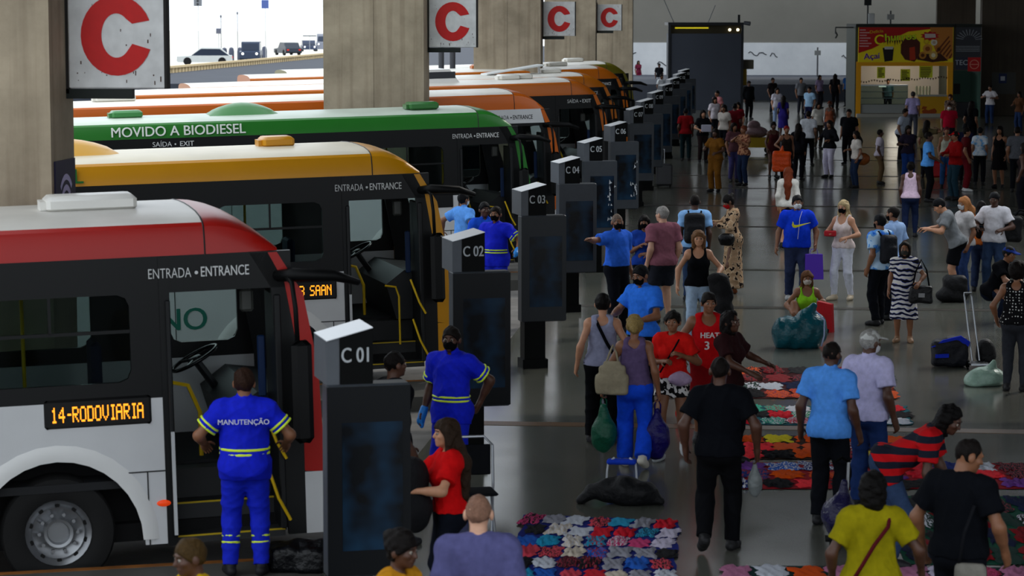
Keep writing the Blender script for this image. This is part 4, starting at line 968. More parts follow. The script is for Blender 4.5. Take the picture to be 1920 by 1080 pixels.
def sgt(txt, px, py, hpx, col, bold=.03, sx=1, rot=0, y=-.16):
    a = K(px, py); text_mb(txt, hpx * S_ * 1.3, plane_M((a[0], y, a[1]), (1, 0, 0)) @ Matrix.Rotation(rot, 4, 'Z'), .004, bold, sx=sx).build('lettering', mat(col, rough=.5), sg)
sgt('C', 1645, 76, 20, '#2a1408', .10, 1.0, 0, -.158); sgt('C', 1645, 76, 20, '#ecd80c', .04, 1.0, 0, -.17); sgt('hurros', 1685, 70, 15, '#2a1408', .10, 1.12, .06, -.158); sgt('hurros', 1685, 70, 15, '#c8dc18', .05, 1.12, .06, -.17); sgt('Açaí', 1632, 106, 12, '#5a1a78', .05, 1.1, .06, -.165); sgt('Açaí', 1632, 106, 12, '#e8e4ec', .09, 1.1, .06, -.158)
sgt('Delícia', 1640, 60, 6, '#d8a414', .03, 1.2, .1)
for q in range(7): flat([(1609, 56 + q * 5), (1620 + (q * 7) % 12, 56 + q * 5), (1620 + (q * 7) % 12, 58 + q * 5), (1609, 58 + q * 5)], -.143, '#c89a98')
m = MB()
for q in range(9): x = 1655 + q * 4.5; m.prism([K(x, 76), K(x + 3.5, 76), K(x + 1.8, 81 + (q * 5) % 7)], -.15, -.143, 'y')
m.build('dripping_border', mat('#3a1c08'), sg)
m = MB(); m.box(*kbox(1613, 212, 1720, 196, .0, .6)); m.build('counter', mat('#8a8d8b', rough=.4), t)
m = MB(); m.box(*kbox(1605, 219, 1786, 213, -.3, .6)); m.build('plinth', mat('#9a988f', rough=.7), t)
m = MB(); m.box(*kbox(1613, 196, 1702, 160, .05, .55)); m.build('display_case', glass(.8, .15, '#c8d8d8'), t)
for zz in (184, 172):
    m = MB(); m.box(*kbox(1614, zz + 1, 1701, zz, .08, .5)); m.build('case_shelf', mat('#8a9298', rough=.3), t)
m = MB(); m.box(*kbox(1614, 161, 1702, 159, .03, .57)); m.build('case_frame', mat('#a8adb0', rough=.3, metal=.5), t)
m = MB(); m.box(*kbox(1722, 213, 1776, 180, -.02, .3)); fp = m.build('front_panel', mat('#b98a10', rough=.5), t)
m = MB(); m.prism([K(1730, 213), K(1728, 208), K(1734, 204), K(1740, 207), K(1752, 203), K(1756, 208), K(1754, 213)][::-1], -.035, -.02, 'y'); m.prism([K(1727, 205), K(1730, 199), K(1738, 200), K(1736, 204)], -.035, -.02, 'y'); m.build('artwork', mat('#8a3a08'), fp)
m = MB(); m.box(*kbox(1720, 181, 1778, 178, -.05, .6)); m.build('counter_top', mat('#8a8a86', rough=.3), t)
for x0, x1, y0, y1 in ((1644, 1659, 126, 147), (1688, 1706, 130, 152), (1723, 1748, 124, 146)):
    m = MB(); m.box(*kbox(x0, y1, x1, y0, .12, .14)); pm = m.build('price_poster', mat('#c8cc28', rough=.6), t)
    m = MB(); rs = random.Random(x0)
    for q in range(6): yy = y0 + 3 + q * (y1 - y0 - 4) / 6; m.box(*kbox(x0 + 2, yy + 1.6, x1 - 2 - rs.random() * 5, yy, .112, .119))
    m.build('poster_lines', plast('#3a3a10'), pm)
m = MB()
for q in range(34):
    x = 1612 + q * 5; yy = 152 - q * .25 + 1.5 * math.sin(q); m.prism([K(x, yy), K(x + 3.6, yy), K(x + 1.8, yy + 4)], .05, .06, 'y')
m.build('bunting', mat('#3a2a10'), t)
rs = random.Random(3)
for q in range(10):
    a = K(1722 + (q % 5) * 6 - 3, 172 - (q // 5) * 9); m = MB(); m.lathe([(.0, 0), (.055, 0), (.055, .16), (.03, .2), (.0, .2)], 8); bt = m.build('snack_jar', mat('#c8c49a', rough=.4), None, smooth=True); M_ = Matrix.Translation(t.location) @ Matrix.Rotation(yaw, 4, 'Z') @ Vector((a[0], .2, K(0, 178)[1] + .002 + (q // 5) * .2)); bt.location = M_
    tag(bt, 'small pale jar stacked on the snack kiosk counter', 'jar', 'jars on the kiosk counter')
m = MB(); a = K(1652, 160); m.box(a[0], a[0] + .3, .6, .9, a[1] - .1, a[1]); lt = m.build('lamp_box', glow('#fff6e0', 1.2), t)
kl = bpy.data.lights.new('kiosk_lamp', 'POINT'); kl.energy = 55; kl.color = (1, .93, .8); kl.shadow_soft_size = .6; ko = bpy.data.objects.new('kiosk_lamp', kl); C.objects.link(ko); ko.parent = t; ko.location = (W_ / 2, 1.2, K(0, 128)[1])
# shop to the right of it
t2 = empty('phone_shop', p, yaw); tag(t2, 'narrow grey shop with TEC sign and red logo, right of the snack kiosk', 'kiosk')
m = MB(); m.box(*kbox(1788.5, 52, 1837, 46, -.1, D_)); m.build('roof', mat('#20241f', rough=.6), t2)
m = MB(); m.box(*kbox(1789, 118, 1836, 52, -.08, .1)); s2 = m.build('poster_sign', mat('#34363c', rough=.5), t2)
m = MB()
for q in range(11):
    a = math.radians(8 + 16 * q); cx, cz = K(1814, 76); m.prism([(cx + .28 * math.cos(a - .05), cz + .22 * math.sin(a - .05)), (cx + .62 * math.cos(a - .03), cz + .5 * math.sin(a - .03)), (cx + .62 * math.cos(a + .03), cz + .5 * math.sin(a + .03)), (cx + .28 * math.cos(a + .05), cz + .22 * math.sin(a + .05))], -.09, -.081, 'y')
for q in range(4): m.box(*kbox(1789, 88 + q * 3, 1834, 87 + q * 3, -.09, -.081))
m.build('artwork', mat('#8a8d92', rough=.5), s2)
m = MB(); m.box(*kbox(1789, 131, 1812, 108, -.1, -.08)); m.build('sign_board', mat('#2c3040', rough=.5), t2)
m = MB(); m.box(*kbox(1812, 134, 1836, 108, -.12, -.08)); rb = m.build('logo_board', mat('#b01818', rough=.5), t2)
a = K(1824, 121); m = MB(); m.tube([(a[0] + .2 * math.cos(2 * PI * q / 20), -.125, a[1] + .2 * math.sin(2 * PI * q / 20)) for q in range(20)], .016, 5, closed=True); m.box(a[0] - .18, a[0] + .18, -.13, -.12, a[1] - .015, a[1] + .015); m.build('logo', mat('#d88a78'), rb)
a = K(1800, 118); text_mb('TEC', .33, plane_M((a[0], -.105, a[1]), (1, 0, 0)), .004, .02).build('lettering', mat('#a8acb4'), t2)
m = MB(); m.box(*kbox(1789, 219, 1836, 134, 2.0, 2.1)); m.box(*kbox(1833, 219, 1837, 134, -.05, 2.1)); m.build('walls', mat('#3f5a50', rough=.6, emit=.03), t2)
m = MB(); m.box(*kbox(1790, 219, 1828, 192, .1, .6)); m.build('counter', plast('#1b1c20'), t2)
m = MB(); m.rbox(*kbox(1792, 178, 1812, 160, 1.8, 1.95)); m.build('wall_screen', plast('#0a0a0c'), t2)
# columns and details behind
p = G(1838, 216); m = MB(); m.box(p.x, p.x + 6, p.y, p.y + 1.2, 0, 6.6); struct(m.build('column', concrete('#3d342a', '#4d4336', .5)), 'broad dark brown column at the right edge behind the phone shop')
q_ = GS(1757, 33); q2 = GS(1829, 33); m = MB(); m.box(q_.x, q2.x, q_.y, q_.y + 1, 0, 6.6); struct(m.build('column', concrete('#453a2e', '#54483a', .5)), 'dark brown column rising behind the phone shop')
m = MB(); m.box(p.x + .5, p.x + 1.6, p.y - .03, p.y - .001, 1.0, 2.0); ps = m.build('wall_notice', mat('#4a4a48', rough=.6)); tag(ps, 'grey notice board with a small blue sign on the brown column', 'sign')
m = MB(); m.box(p.x + .82, p.x + 1.18, p.y - .05, p.y - .03, 1.5, 1.95); m.build('blue_sign', mat('#1a2a5a', rough=.5), ps)
m = MB(); m.box(p.x + .9, p.x + 1.1, p.y - .056, p.y - .05, 1.62, 1.82); m.build('symbol', mat('#c8ccd8'), ps)
# lamp posts and poles on the back wall
for px, s_, hh, z0, lab in ((1534, 29.5, 2.2, .4, 'thin grey pole against the whitewashed wall'), (1627, 33, 2.6, 3.5, 'dark pole with a speaker rising behind the snack kiosk'), (1670, 33, .9, 4.0, 'short post with a pale box behind the snack kiosk roof')):
    p = GS(px, s_); m = MB(); m.cyl((0, 0, 0 if z0 < 1 else 0), (0, 0, z0 + hh), .05, n=8); pl = m.build('thin_pole', plast('#55575a' if z0 < 1 else '#2a2c2e'), None, loc=(p.x, p.y, 0)); tag(pl, lab, 'pole')
    m = MB(); m.box(-.2, .2, -.15, .15, z0 + hh - (.9 if z0 == 3.5 else .5), z0 + hh - .2); m.build('box', mat('#222426' if z0 == 3.5 else '#9a9c9a'), pl)
p = GS(1634, 34); m = MB(); m.cyl((0, 0, 0), (0, 0, 4.2), .03); wb = m.build('white_box', plast('#888888'), None, loc=(p.x, p.y, 0)); tag(wb, 'white equipment box on a post above the snack kiosk roof', 'box'); m = MB(); m.rbox(-.17, .17, -.12, .12, 4.15, 4.75, .03); m.build('cabinet', mat('#c8cbcc', rough=.5), wb)
# graffiti on the whitewashed wall
grm = mat('#3f4247', rough=.9)
for k_, (px, py, ln, lab) in enumerate(((1405, 100, 1.3, 'dark graffiti stroke on the white wall beside the booth'), (1445, 103, .5, 'short dark graffiti dash on the white wall'), (1575, 107, 1.4, 'green and black graffiti scrawl on the white wall beside the snack kiosk'), (1238, 118, .9, 'round graffiti tag on the white wall left of the booth'), (1192, 100, .3, 'small graffiti hook on the white wall next to the last column'))):
    p = GS(px, FPX / (WY + 2) * .995); zz = CAMZ - (py - HORY) / (FPX / WY); m = MB(); rs = random.Random(k_); pts = []
    x = 0
    while x < ln: pts.append((x, 0, .12 * math.sin(x * 9) + rs.uniform(-.08, .08))); x += .12
    m.tube(pts, .035, 5); g = m.build('graffiti', grm, None, loc=(p.x, WY - .06, zz)); tag(g, lab, 'graffiti')
# bracket arm left of the kiosk
p = GS(1567, 40.5); m = MB(); m.cyl((0, 0, 4.1), (1.0, 0, 4.1), .03, n=6); m.cyl((0, 0, 4.1), (.0, 0, 3.8), .03, n=6); m.tube([(0, 0, 3.9), (.08, 0, 3.75), (0, 0, 3.6)], .04, 6); o = m.build('wall_bracket', plast('#3a3c3c'), None, loc=(p.x, p.y, 0)); tag(o, 'thin bracket arm sticking out left of the snack kiosk roof', 'bracket')
# ------------------------------------------------------------------ viaduct, cars and street furniture outside
A_ = GS(300, 28); B_ = GS(700, 15.0); A_.z, B_.z = .70, -.15; N_v = Vector((A_.y - B_.y, B_.x - A_.x, 0)).normalized()
if N_v.y < 0: N_v = -N_v
dvec = (B_ - A_); Lv = dvec.length; du = dvec / Lv
rm = mat('#3f434c', rough=.9, noise=.1, nscale=.5)
m = MB(); o1 = A_ - du * 30; o2 = B_ + du * 120; dz = Vector((0, 0, -3.0))
m.add([o1, o2, o2 + N_v * 46, o1 + N_v * 46, o1 + dz, o2 + dz, o2 + N_v * 46 + dz, o1 + N_v * 46 + dz], [(0, 1, 2, 3), (0, 4, 5, 1), (3, 2, 6, 7), (0, 3, 7, 4), (1, 5, 6, 2)]); struct(m.build('road', rm), 'sloping viaduct road outside beyond the buses')
pm = mat('#c9b48c', rough=.8)
t = empty('balustrade', A_ - Vector((0, 0, .32)), math.atan2(du.y, du.x)); tag(t, 'pale concrete balustrade along the road outside', 'balustrade')
LB = Lv * 1.1; slope = du.z
sh = Matrix.Identity(4); sh[2][0] = slope
m = MB(); m.box(-20, LB, -.15, .15, 0, .12, sh); m.build('base_rail', pm, t)
m = MB(); m.box(-20, LB, -.2, .2, .66, .80, sh); m.build('top_rail', pm, t)
m = MB(); m.box(-20, LB, -.12, .12, -1.6, 0, sh); m.build('parapet_wall', mat('#d8c9a8', rough=.8), t)
q = -20; nb_ = 0
bal = None
while q < LB and nb_ < 96:
    if bal is None: m = MB(); m.box(-.24, .24, -.1, .1, .12, .66); bal = m.build('baluster', pm, t); b2 = bal
    else: b2 = bal.copy(); C.objects.link(b2); b2.parent = t
    b2.location = (q, 0, slope * q); q += 1.35; nb_ += 1
def onroad(px, s_, off=None):
    p = GS(px, s_); k_ = (Vector((p.x, p.y, 0)) - Vector((A_.x, A_.y, 0))).dot(Vector((du.x, du.y, 0))) / Vector((du.x, du.y, 0)).length; p.z = A_.z + du.z * k_ + .01; return p
def car(px, s_, rz, label, kind, col, group=None):
    p = onroad(px, s_); t = empty('car', p, rz); tag(t, label, 'car', group)
    jeep = kind == 'jeep'; Wd, Ln, Hh = (1.85, 4.2, 1.85) if jeep else ((1.9, 4.6, 1.45) if kind == 'sedan' else (2.1, 5.2, 2.3))
    bm = paint(col); bt = .55 * Hh
    m = MB()
    pr = [(-Ln / 2, .35), (-Ln / 2, bt * .9), (-Ln * .22, bt), (Ln / 2 - .05, bt), (Ln / 2, .4), (Ln / 2 - .2, .25), (-Ln / 2 + .1, .25)]
    m.prism(pr, -Wd / 2, Wd / 2, 'y'); m.build('body', bm, t)
    m = MB(); gp = [(-Ln * .24, bt), (-Ln * (.2 if jeep else .08), Hh - .05), (-Ln * .05, Hh), (Ln * (.42 if jeep else .28), Hh - .02), (Ln * (.47 if jeep else .45), bt)]
    m.prism(gp, -Wd * .44, Wd * .44, 'y'); cb = m.build('cabin', bm, t)
    m = MB(); m.prism([(a * .98 - .02, z * .96 + .03 if z < Hh - .1 else z - .1) for a, z in gp], -Wd * .445, Wd * .445, 'y'); m.add([(-Ln * .245, -Wd * .4, bt + .05), (-Ln * .245, Wd * .4, bt + .05), (-Ln * (.2 if jeep else .085) - .01, Wd * .36, Hh - .12), (-Ln * (.2 if jeep else .085) - .01, -Wd * .36, Hh - .12)], [(0, 1, 2, 3)]); m.build('windows', plast('#2c3648', .15), cb)
    for sx in (-.31, .31):
        for sy in (-1, 1):
            m = MB(); m.cyl((sx * Ln, sy * (Wd / 2 - .2), .33), (sx * Ln, sy * (Wd / 2 + .02), .33), .33, n=16); m.build('wheel', mat('#1a1a1c', rough=.8), t)
    for sy in (-1, 1):
        m = MB(); m.cyl((-Ln / 2 - .02, sy * Wd * .34, bt * .75), (-Ln / 2 + .02, sy * Wd * .34, bt * .75), .12, n=10); m.build('headlight', glow('#f4f4f0', 1.2), t)
        m = MB(); m.box(Ln / 2 - .06, Ln / 2 + .02, sy * Wd * .36 - .12, sy * Wd * .36 + .12, bt * .7, bt * .88); m.build('tail_light', glow('#c82818', .6), t)
car(470, 20.6, math.radians(98), 'dark jeep tinted blue by haze driving on the road outside, facing the camera', 'jeep', '#3a465c')  # body colours carry the bright outdoor haze, so dark cars come blue-grey
car(539, 16.6, math.radians(-62), 'dark hatchback with red tail lights driving away on the road outside', 'sedan', '#2c3440')
car(578, 14.2, math.radians(104), 'dark sedan coming towards the camera, behind the hatchback', 'sedan', '#39435a')
car(607, 14.0, math.radians(100), 'grey van at the edge of the second column', 'van', '#8a8d98')
car(383, 22.6, math.radians(12), 'white car on the road outside beside the large C sign', 'sedan', '#d8dcda')
for px, s_, w_ in ((420, 20.5, .0), (433, 20.2, 0), (449, 20.2, 0), (495, 19.2, 0)):
    p = onroad(px, s_); m = MB(); m.lathe([(.0, 0), (.26, 0), (.26, .9), (.2, 1.2), (.0, 1.3)], 10); o = m.build('bollard', mat('#5a5f70', rough=.7), None, smooth=True, loc=p); tag(o, 'grey blue drum bollard standing by the dark jeep on the road outside', 'bollard', 'drum bollards near the jeep')
for px, s_, hh, lab in ((414, 19, 4.2, 'thin lamp post left of the bollards outside'), (445, 18, 4.6, 'thin lamp post behind the jeep outside')):
    p = onroad(px, s_); m = MB(); m.cyl((0, 0, 0), (0, 0, hh), .04, n=6); o = m.build('lamp_post', mat('#8a8d96', rough=.6), None, loc=p); tag(o, lab, 'lamp post'); m = MB(); m.ball((0, 0, hh), (.1, .1, .16), 8); m.build('lamp_head', mat('#6a6d76'), o)
for px, py, s_, w_, h_, col, lab, dk in ((409, 58, 20, .45, .5, '#6f7280', 'small shield shaped road sign standing outside', 0), (497, 8, 21, .65, .75, '#5a6fb0', 'blue rectangular road sign high above the road outside', 0), (371, 2, 21, .75, .9, '#85888e', 'traffic light hanging above the road outside', 1), (580, 67, 15, 1.7, .14, '#7a8088', 'thin grey sign gantry board above the distant cars', 0)):
    p = onroad(px, s_); zc = CAMZ - (py - HORY) / s_; m = MB()
    m.cyl((0, .1, 0), (0, .1, zc - p.z), .03, n=6); o = m.build('sign_post', mat('#c0c3c8', rough=.6), None, loc=p); tag(o, lab, 'road sign')
    m = MB(); m.rbox(-w_ / 2, w_ / 2, 0, .08, zc - p.z - h_ / 2, zc - p.z + h_ / 2, .02); bd = m.build('board', mat(col, rough=.6), o)
    if dk:
        for q in range(3): m = MB(); m.cyl((0, -.05, zc - p.z - .28 + q * .28), (0, .01, zc - p.z - .28 + q * .28), .1, n=10); m.build('lens', plast('#3a3c40'), bd)
p = GS(1010, 55); p.x = -9; m = MB(); m.cyl((-.22, 0, road_z(p.x)), (-.22, 0, 4.2), .09, n=10); o = m.build('steel_post', mat('#4a4d52'), None, loc=(-10.1, 80.4, 0)); tag(o, 'grey steel post seen under the second C sign, left one', 'post')
m = MB(); m.cyl((.14, 0, road_z(p.x)), (.14, 0, 4.2), .09, n=10); o = m.build('steel_post', mat('#4a4d52'), None, loc=(-10.1, 80.4, 0)); tag(o, 'grey steel post seen under the second C sign, right one', 'post')
# ------------------------------------------------------------------ the people
BLUE, LBLUE = '#123fc4', '#4f92e6'
UNI = mat('#0a1cc0', rough=.8, noise=.12, nscale=25, spec=.2); UNIP = mat('#0b1fb4', rough=.8, noise=.12, nscale=25, spec=.2)
black, white, jeans, djeans = '#0d0e11', '#d9dadf', '#2c3d5a', '#161d2b'
# --- beside the buses
mp = PX('person in blue maintenance uniform with reflective bands, back turned at the red bus door', 457, 693, 1.76, 178, skin='m', b=1.22, top=('coverall', UNI), bot=('pants', UNIP), bands=1, hair=('short', '#2a1a12'), R=(.16, .22, -.32), L=(.16, .22, -.32), hems=(.83,), belt=('#3a3428', .86), stance=.13)
q = mp; M_ = q['o']; tb = MB(); lp = q['ltp'](0, -.16, 1.335)
ptx = text_mb('MANUTENÇÃO', .062, plane_M((lp[0], lp[1] - .045, lp[2]), (1, 0, 0)), .002, .03); o_ = ptx.build('back_lettering', mat('#c9cbd8', rough=.6), M_)
PX('blue uniformed person with black face mask and one blue glove beside totem C 02', 847, 614, 1.74, -28, skin='d', b=1.08, top=('coverall', UNI), bot=('pants', UNIP), bands=1, mask='#08080a', R=(.14, .0, -.5), L=(.04, -.16, -.40), gloves=('#1d78c8', (1,)), hems=(.83,), head=(-10, 0), extra=None)
PX('person in dark clothes mostly hidden behind totem C 01', 738, 660, 1.74, 120, skin='d', top=('tee', '#0e0e12'), bot=('pants', '#0e0e12'), hair=('buzz', '#0c0807'))
PX('person in light blue shirt with hand on hip beside the green bus', 868, 362, 1.72, 130, skin='m', top=('polo', '#5d9ae8'), bot=('pants', djeans), hair=('short', black), R=(.16, .02, -.40), L=(.30, -.06, -.36), mask='#c8ccd0')
PX('person in blue shirt standing just behind the masked blue uniform near the green bus', 908, 380, 1.74, 20, skin='d', top=('polo', '#1c4fc8'), bot=('pants', black), hair=('short', black))
PX('person in blue uniform with black mask and raised blue gloved hand near the green bus', 930, 388, 1.75, -22, skin='m', b=1.15, top=('coverall', UNI), bot=('pants', UNIP), bands=1, mask='#0a0a0c', L=(.26, .22, -.30), R=(.12, .1, -.46), gloves=('#2a86d8', (1, -1)), hems=(.83,))
PX('person in light blue shirt with long braids beside the green bus front', 1028, 291, 1.66, 195, skin='b', fem=1, top=('tee', '#4d93ea'), bot=('pants', '#121419'), hair=('verylong', '#17120f'))
PX('person with red shirt and very long brown hair holding a dark bundle', 840, 788, 1.60, -78, skin='l', fem=1, top=('tee', '#c40f12'), bot=('tight', '#10131c'), hair=('verylong', '#2c2017'), R=(.02, .40, -.14), L=(.02, .34, -.22), curl=.8, hems=(.98,))
PX('bald person in purple-grey T-shirt seen from behind at the bottom edge', 897, 930, 1.74, 178, skin='p', b=1.12, top=('tee', '#50507a'), bot=('pants', '#20242c'), hair=('buzz', '#7a5a4a'))
PX('person with dark hair and mustard top next to totem C 01 at the bottom edge', 745, 997, 1.62, 62, skin='d', fem=1, top=('tee', '#b07818'), bot=('pants', black), hair=('bun', '#0c0807'), head=(0, 8), mask=None)
PX('person with a yellow collar at the bottom edge by the red bus step', 366, 1010, 1.62, -70, skin='d', fem=0, top=('tee', '#b8940f'), bot=('pants', black), hair=('short', '#3a2a12'), head=(0, 10))
# --- middle of the platform
PX('person in blue polo and black mask pointing with an outstretched arm', 1157, 402, 1.77, 42, skin='m', b=1.15, top=('tucked', '#2f66d8'), bot=('pants', '#0f1118'), mask='#0b0b0d', hair=('buzz', '#6a5a50'), R=(.50, .16, .02), L=(.1, .0, -.5), curl=(.15, .5), head=(20, 0))
PX('person in dark blue top with black mask and folded arms', 1208, 405, 1.58, -4, skin='m', fem=1, top=('tee', '#1d3f9a'), bot=('pants', black), mask='#0b0b0d', hair=('long', '#0f0c0b'), R=(-.1, .2, -.16), L=(-.12, .2, -.3), curl=.6)
PX('grey haired person in mauve shirt and dark shorts, turned away', 1243, 388, 1.79, -150, skin='p', b=1.22, top=('tee', '#84525f'), bot=('shorts', '#22242c'), hair=('short', '#8a8682'), hems=(.88,), head=(-20, 0), shoes='#2a2a2c')
p16 = PX('person in pale blue shirt wearing a black backpack, back to camera', 1303, 366, 1.76, 180, skin='d', b=1.05, top=('tee', '#86b4e6'), bot=('pants', jeans), hair=('buzz', '#15100d'))
LEO = pattern('spots', ['#1c1210', '#b09678', '#9c7e60'], 15, .42)
PX('person in leopard print dress with red mask looking at a phone', 1374, 364, 1.69, -80, skin='b', fem=1, top=None, dress=('long', LEO, .1, .235), bot=None, hair=('bun', '#0f0c0b'), mask='#a01418', R=(.0, .34, -.16), L=(.0, .30, -.18), head=(0, 26), shoes='#8a4a24')
PX('person with blonde highlights in black camisole and pale jeans walking forward', 1310, 430, 1.68, 4, skin='l', fem=1, top=('tank', '#0b0c10'), bot=('tight', '#9db3cc'), hair=('long', '#6a4a30'), mask=None, R=(.16, .0, -.48), L=(.12, .22, -.30), step=(.1, -.2), lift=(0, .06), shoes='#2a2a2c')
PX('person in bright blue polo and black mask looking down at a phone', 1206, 497, 1.74, -42, skin='m', b=1.08, top=('polo', '#2f74e4'), bot=('pants', '#10121a'), mask='#0a0a0c', hair=('short', black), R=(.02, .34, -.26), L=(.0, .30, -.3), head=(0, 14))
p20 = PX('person in grey sleeveless top and black trousers seen from behind', 1130, 552, 1.66, 180, skin='l', fem=1, b=1.1, top=('tank', '#8c8fa8'), bot=('loose', '#0c0d10'), hair=('short', '#0d0a09'), R=(.1, .02, -.47), L=(.14, 0, -.49))
p21 = PX('person in blue flared trousers walking away with a bag in each hand', 1190, 588, 1.63, 176, skin='m', fem=1, b=1.02, top=('tank', '#5a4a6c'), bot=('loose', '#1546cc'), hair=('lowbun', '#8a7446'), R=(.12, -.02, -.5), L=(.2, .06, -.48), step=(-.22, .12), lift=(.07, 0), shoes='#c8c4b8', curl=.9, hems=(.99,))
p22 = PX('person in red top and leopard shorts walking forward', 1262, 581, 1.60, -8, skin='m', fem=1, top=('tee', '#cc1a16'), bot=('short', pattern('spots', ['#101012', '#d6d2ce'], 18, .5)), hair=('bun', '#100c0a'), R=(-.06, .16, -.22), L=(-.02, .2, -.14), step=(.18, -.2), lift=(0, .05), shoes='#b8bcc0', hems=(.99,), curl=.7)
p23 = PX('person in red basketball jersey with number 3', 1328, 549, 1.66, 6, skin='m', b=1.15, top=('vest', '#ba1016'), bot=('shorts', '#7a0f14'), hair=('short', '#14100e'), R=(.14, .2, -.38), L=(.14, .02, -.49), head=(-8, 4), shoes='#3a3a3c', hems=(.86,))
lp = p23['ltp'](0, .175, 1.27)
text_mb('HEAT', .085, plane_M((lp[0], lp[1] + .03, lp[2]), (-1, 0, 0)) , .006, .05).build('jersey_lettering', mat('#d8d4d0'), p23['o'])
text_mb('3', .13, plane_M((lp[0] + .03, lp[1] + .035, lp[2] - .115), (-1, 0, 0)), .006, .05).build('jersey_number', mat('#d8d4d0'), p23['o'])
PX('dark haired person partly hidden behind the red jersey with an arm stretched to the side', 1368, 585, 1.62, 60, skin='d', fem=1, top=('tee', '#2a1416'), bot=('pants', black), hair=('bob', '#0f0b0a'), R=(.05, .4, -.3), L=(.2, .3, -.26))
p24 = PX('person in black T-shirt and black trousers walking away from the camera', 1350, 666, 1.76, 176, skin='d', b=1.08, top=('tee', '#0b0d12'), bot=('pants', '#0a0b0e'), hair=('buzz', '#120d0b'), R=(.15, .06, -.47), L=(.12, .04, -.48), step=(.12, -.2), lift=(0, .09), shoes='#1a1a1c')
# --- right side, middle distance
p26 = PX('broad person in blue T-shirt with yellow swoosh and white mask', 1495, 366, 1.75, 8, skin='m', b=1.32, top=('tee', '#1238c8'), bot=('pants', '#2c3450'), mask='#d0d2d4', hair=('short', black), L=(.1, .1, -.46), R=(.14, .02, -.5), shoes='#a8a8a8', step=(-.12, .06))
lp = p26['ltp'](-.02, .215, 1.29)
sw = MB(); sw.prism([(-.12, .05), (-.135, -.01), (-.12, -.045), (-.08, -.055), (.17, .03), (-.06, -.012), (-.1, -.005)], 0, .03, 'z', plane_M((lp[0], lp[1], lp[2]), (-1, 0, 0))); sw.build('swoosh', mat('#d8d020', rough=.6), p26['o'])
eb = MB(); eb.tube([p26['ltp'](-.07, .1, 1.5), p26['ltp'](-.02, .2, 1.4), p26['ltp'](.0, .24, 1.25), p26['ltp'](.02, .25, 1.05)], .004, 5); eb.build('earphone_cable', plast('#c8c8cc'), p26['o'])
PX('person with fair hair in white top, black mask and white trousers', 1582, 376, 1.66, -28, skin='l', fem=1, top=('tank', '#d8c8c4'), bot=('tight', '#d6d8e4'), mask='#0a0a0c', hair=('long', '#b09a72'), R=(.0, .26, -.2), L=(.04, .24, -.28), shoes='#b8a890', step=(.1, -.1))
p28 = PX('person in light blue tie dye shirt with a black backpack strap, turned left', 1651, 402, 1.70, -135, skin='m', top=('tee', pattern('dye', ['#2c6cd8', '#5c9ae0', '#b4d2ee'], 6, .4)), bot=('pants', '#101218'), hair=('short', black), mask='#0a0a0c', step=(.08, -.05), R=(.1, .06, -.5))
PX('person in pale shirt with close cropped hair behind the tie dye shirt', 1676, 388, 1.76, -120, skin='m', top=('polo', '#9ab8e4'), bot=('pants', '#12141a'), hair=('buzz', '#15100d'), mask='#0a0a0c')
PX('short person in blue white and black striped dress with a black handbag', 1697, 455, 1.45, -4, skin='m', fem=1, b=1.25, top=None, dress=('sleeve', pattern('stripe', ['#15161c', '#2a348c', '#c8c4be', '#c8c4be'], 4.5, 9.0), .42, .25), bot=None, hair=('bob', '#120d0b'), mask='#3a3834', R=(.1, .05, -.5), L=(.1, .2, -.34), shoes='#8a6a50')
PX('person in light green sleeveless top sitting on the floor behind the teal bag', 1512, 507, 1.62, 8, seen=.87, skin='m', fem=1, top=('tank', '#86c828'), bot=('tight', '#20242c'), pz=.13, feet=((.22, .55, .085), (-.22, .5, .085)), hair=('long', '#5a3a22'), mask='#b8b0a8', R=(.14, .3, -.28), L=(.1, .2, -.34), lean=8, knees=((.4, .6, 1), (-.4, .6, 1)))
PX('person in grey T-shirt and black shorts bowing over a phone', 1795, 374, 1.74, -88, seen=1.66, skin='l', top=('tee', '#74777a'), bot=('shorts', '#0e0f12'), hair=('short', black), lean=22, head=(0, 28), R=(.0, .36, -.22), L=(.0, .3, -.2), shoes='#2a2a2c')
PX('person with light brown hair and pale mask just behind the grey T-shirt', 1809, 370, 1.66, -60, skin='m', fem=1, top=('tee', '#b8b4b4'), bot=('pants', '#2c3f6a'), hair=('half', '#a06a40'), mask='#b8bcc0')
p34 = PX('person in white T-shirt holding a phone, black backpack slung at the side', 1866, 360, 1.74, -14, skin='d', top=('tee', '#c8c6cc'), bot=('pants', jeans), hair=('short', black), R=(.02, .26, -.25), L=(.02, .24, -.28), head=(0, 12))
PX('person in orange top with black hair standing beside the white T-shirt', 1840, 378, 1.55, 165, skin='m', fem=1, top=('tank', '#b8602a'), bot=('pants', '#2a3550'), hair=('verylong', '#0f0b0a'))
PX('person in black shirt and blue cap crouching on the platform', 1862, 455, 1.70, 60, seen=1.22, skin='m', b=1.1, top=('tee', '#0b0c10'), bot=('pants', '#141b2c'), hair=('short', black), cap='#20347a', pz=.46, feet=((.16, .22, .085), (-.16, .18, .085)), knees=((.3, 1, .6), (-.3, 1, .6)), lean=28, R=(.1, .42, -.3), L=(.1, .3, -.38), shoes='#a8a8aa')
PX('curly haired person in black top with white dots and grey leggings, back to camera', 1908, 494, 1.62, 172, skin='m', fem=1, b=1.2, top=('tank', pattern('dots', ['#c8c6c2', '#0c0c0f'], 26, .25)), bot=('tight', '#2b2d33'), hair=('afro', '#120d0b'), R=(.14, .1, -.4), L=(.12, .1, -.44))
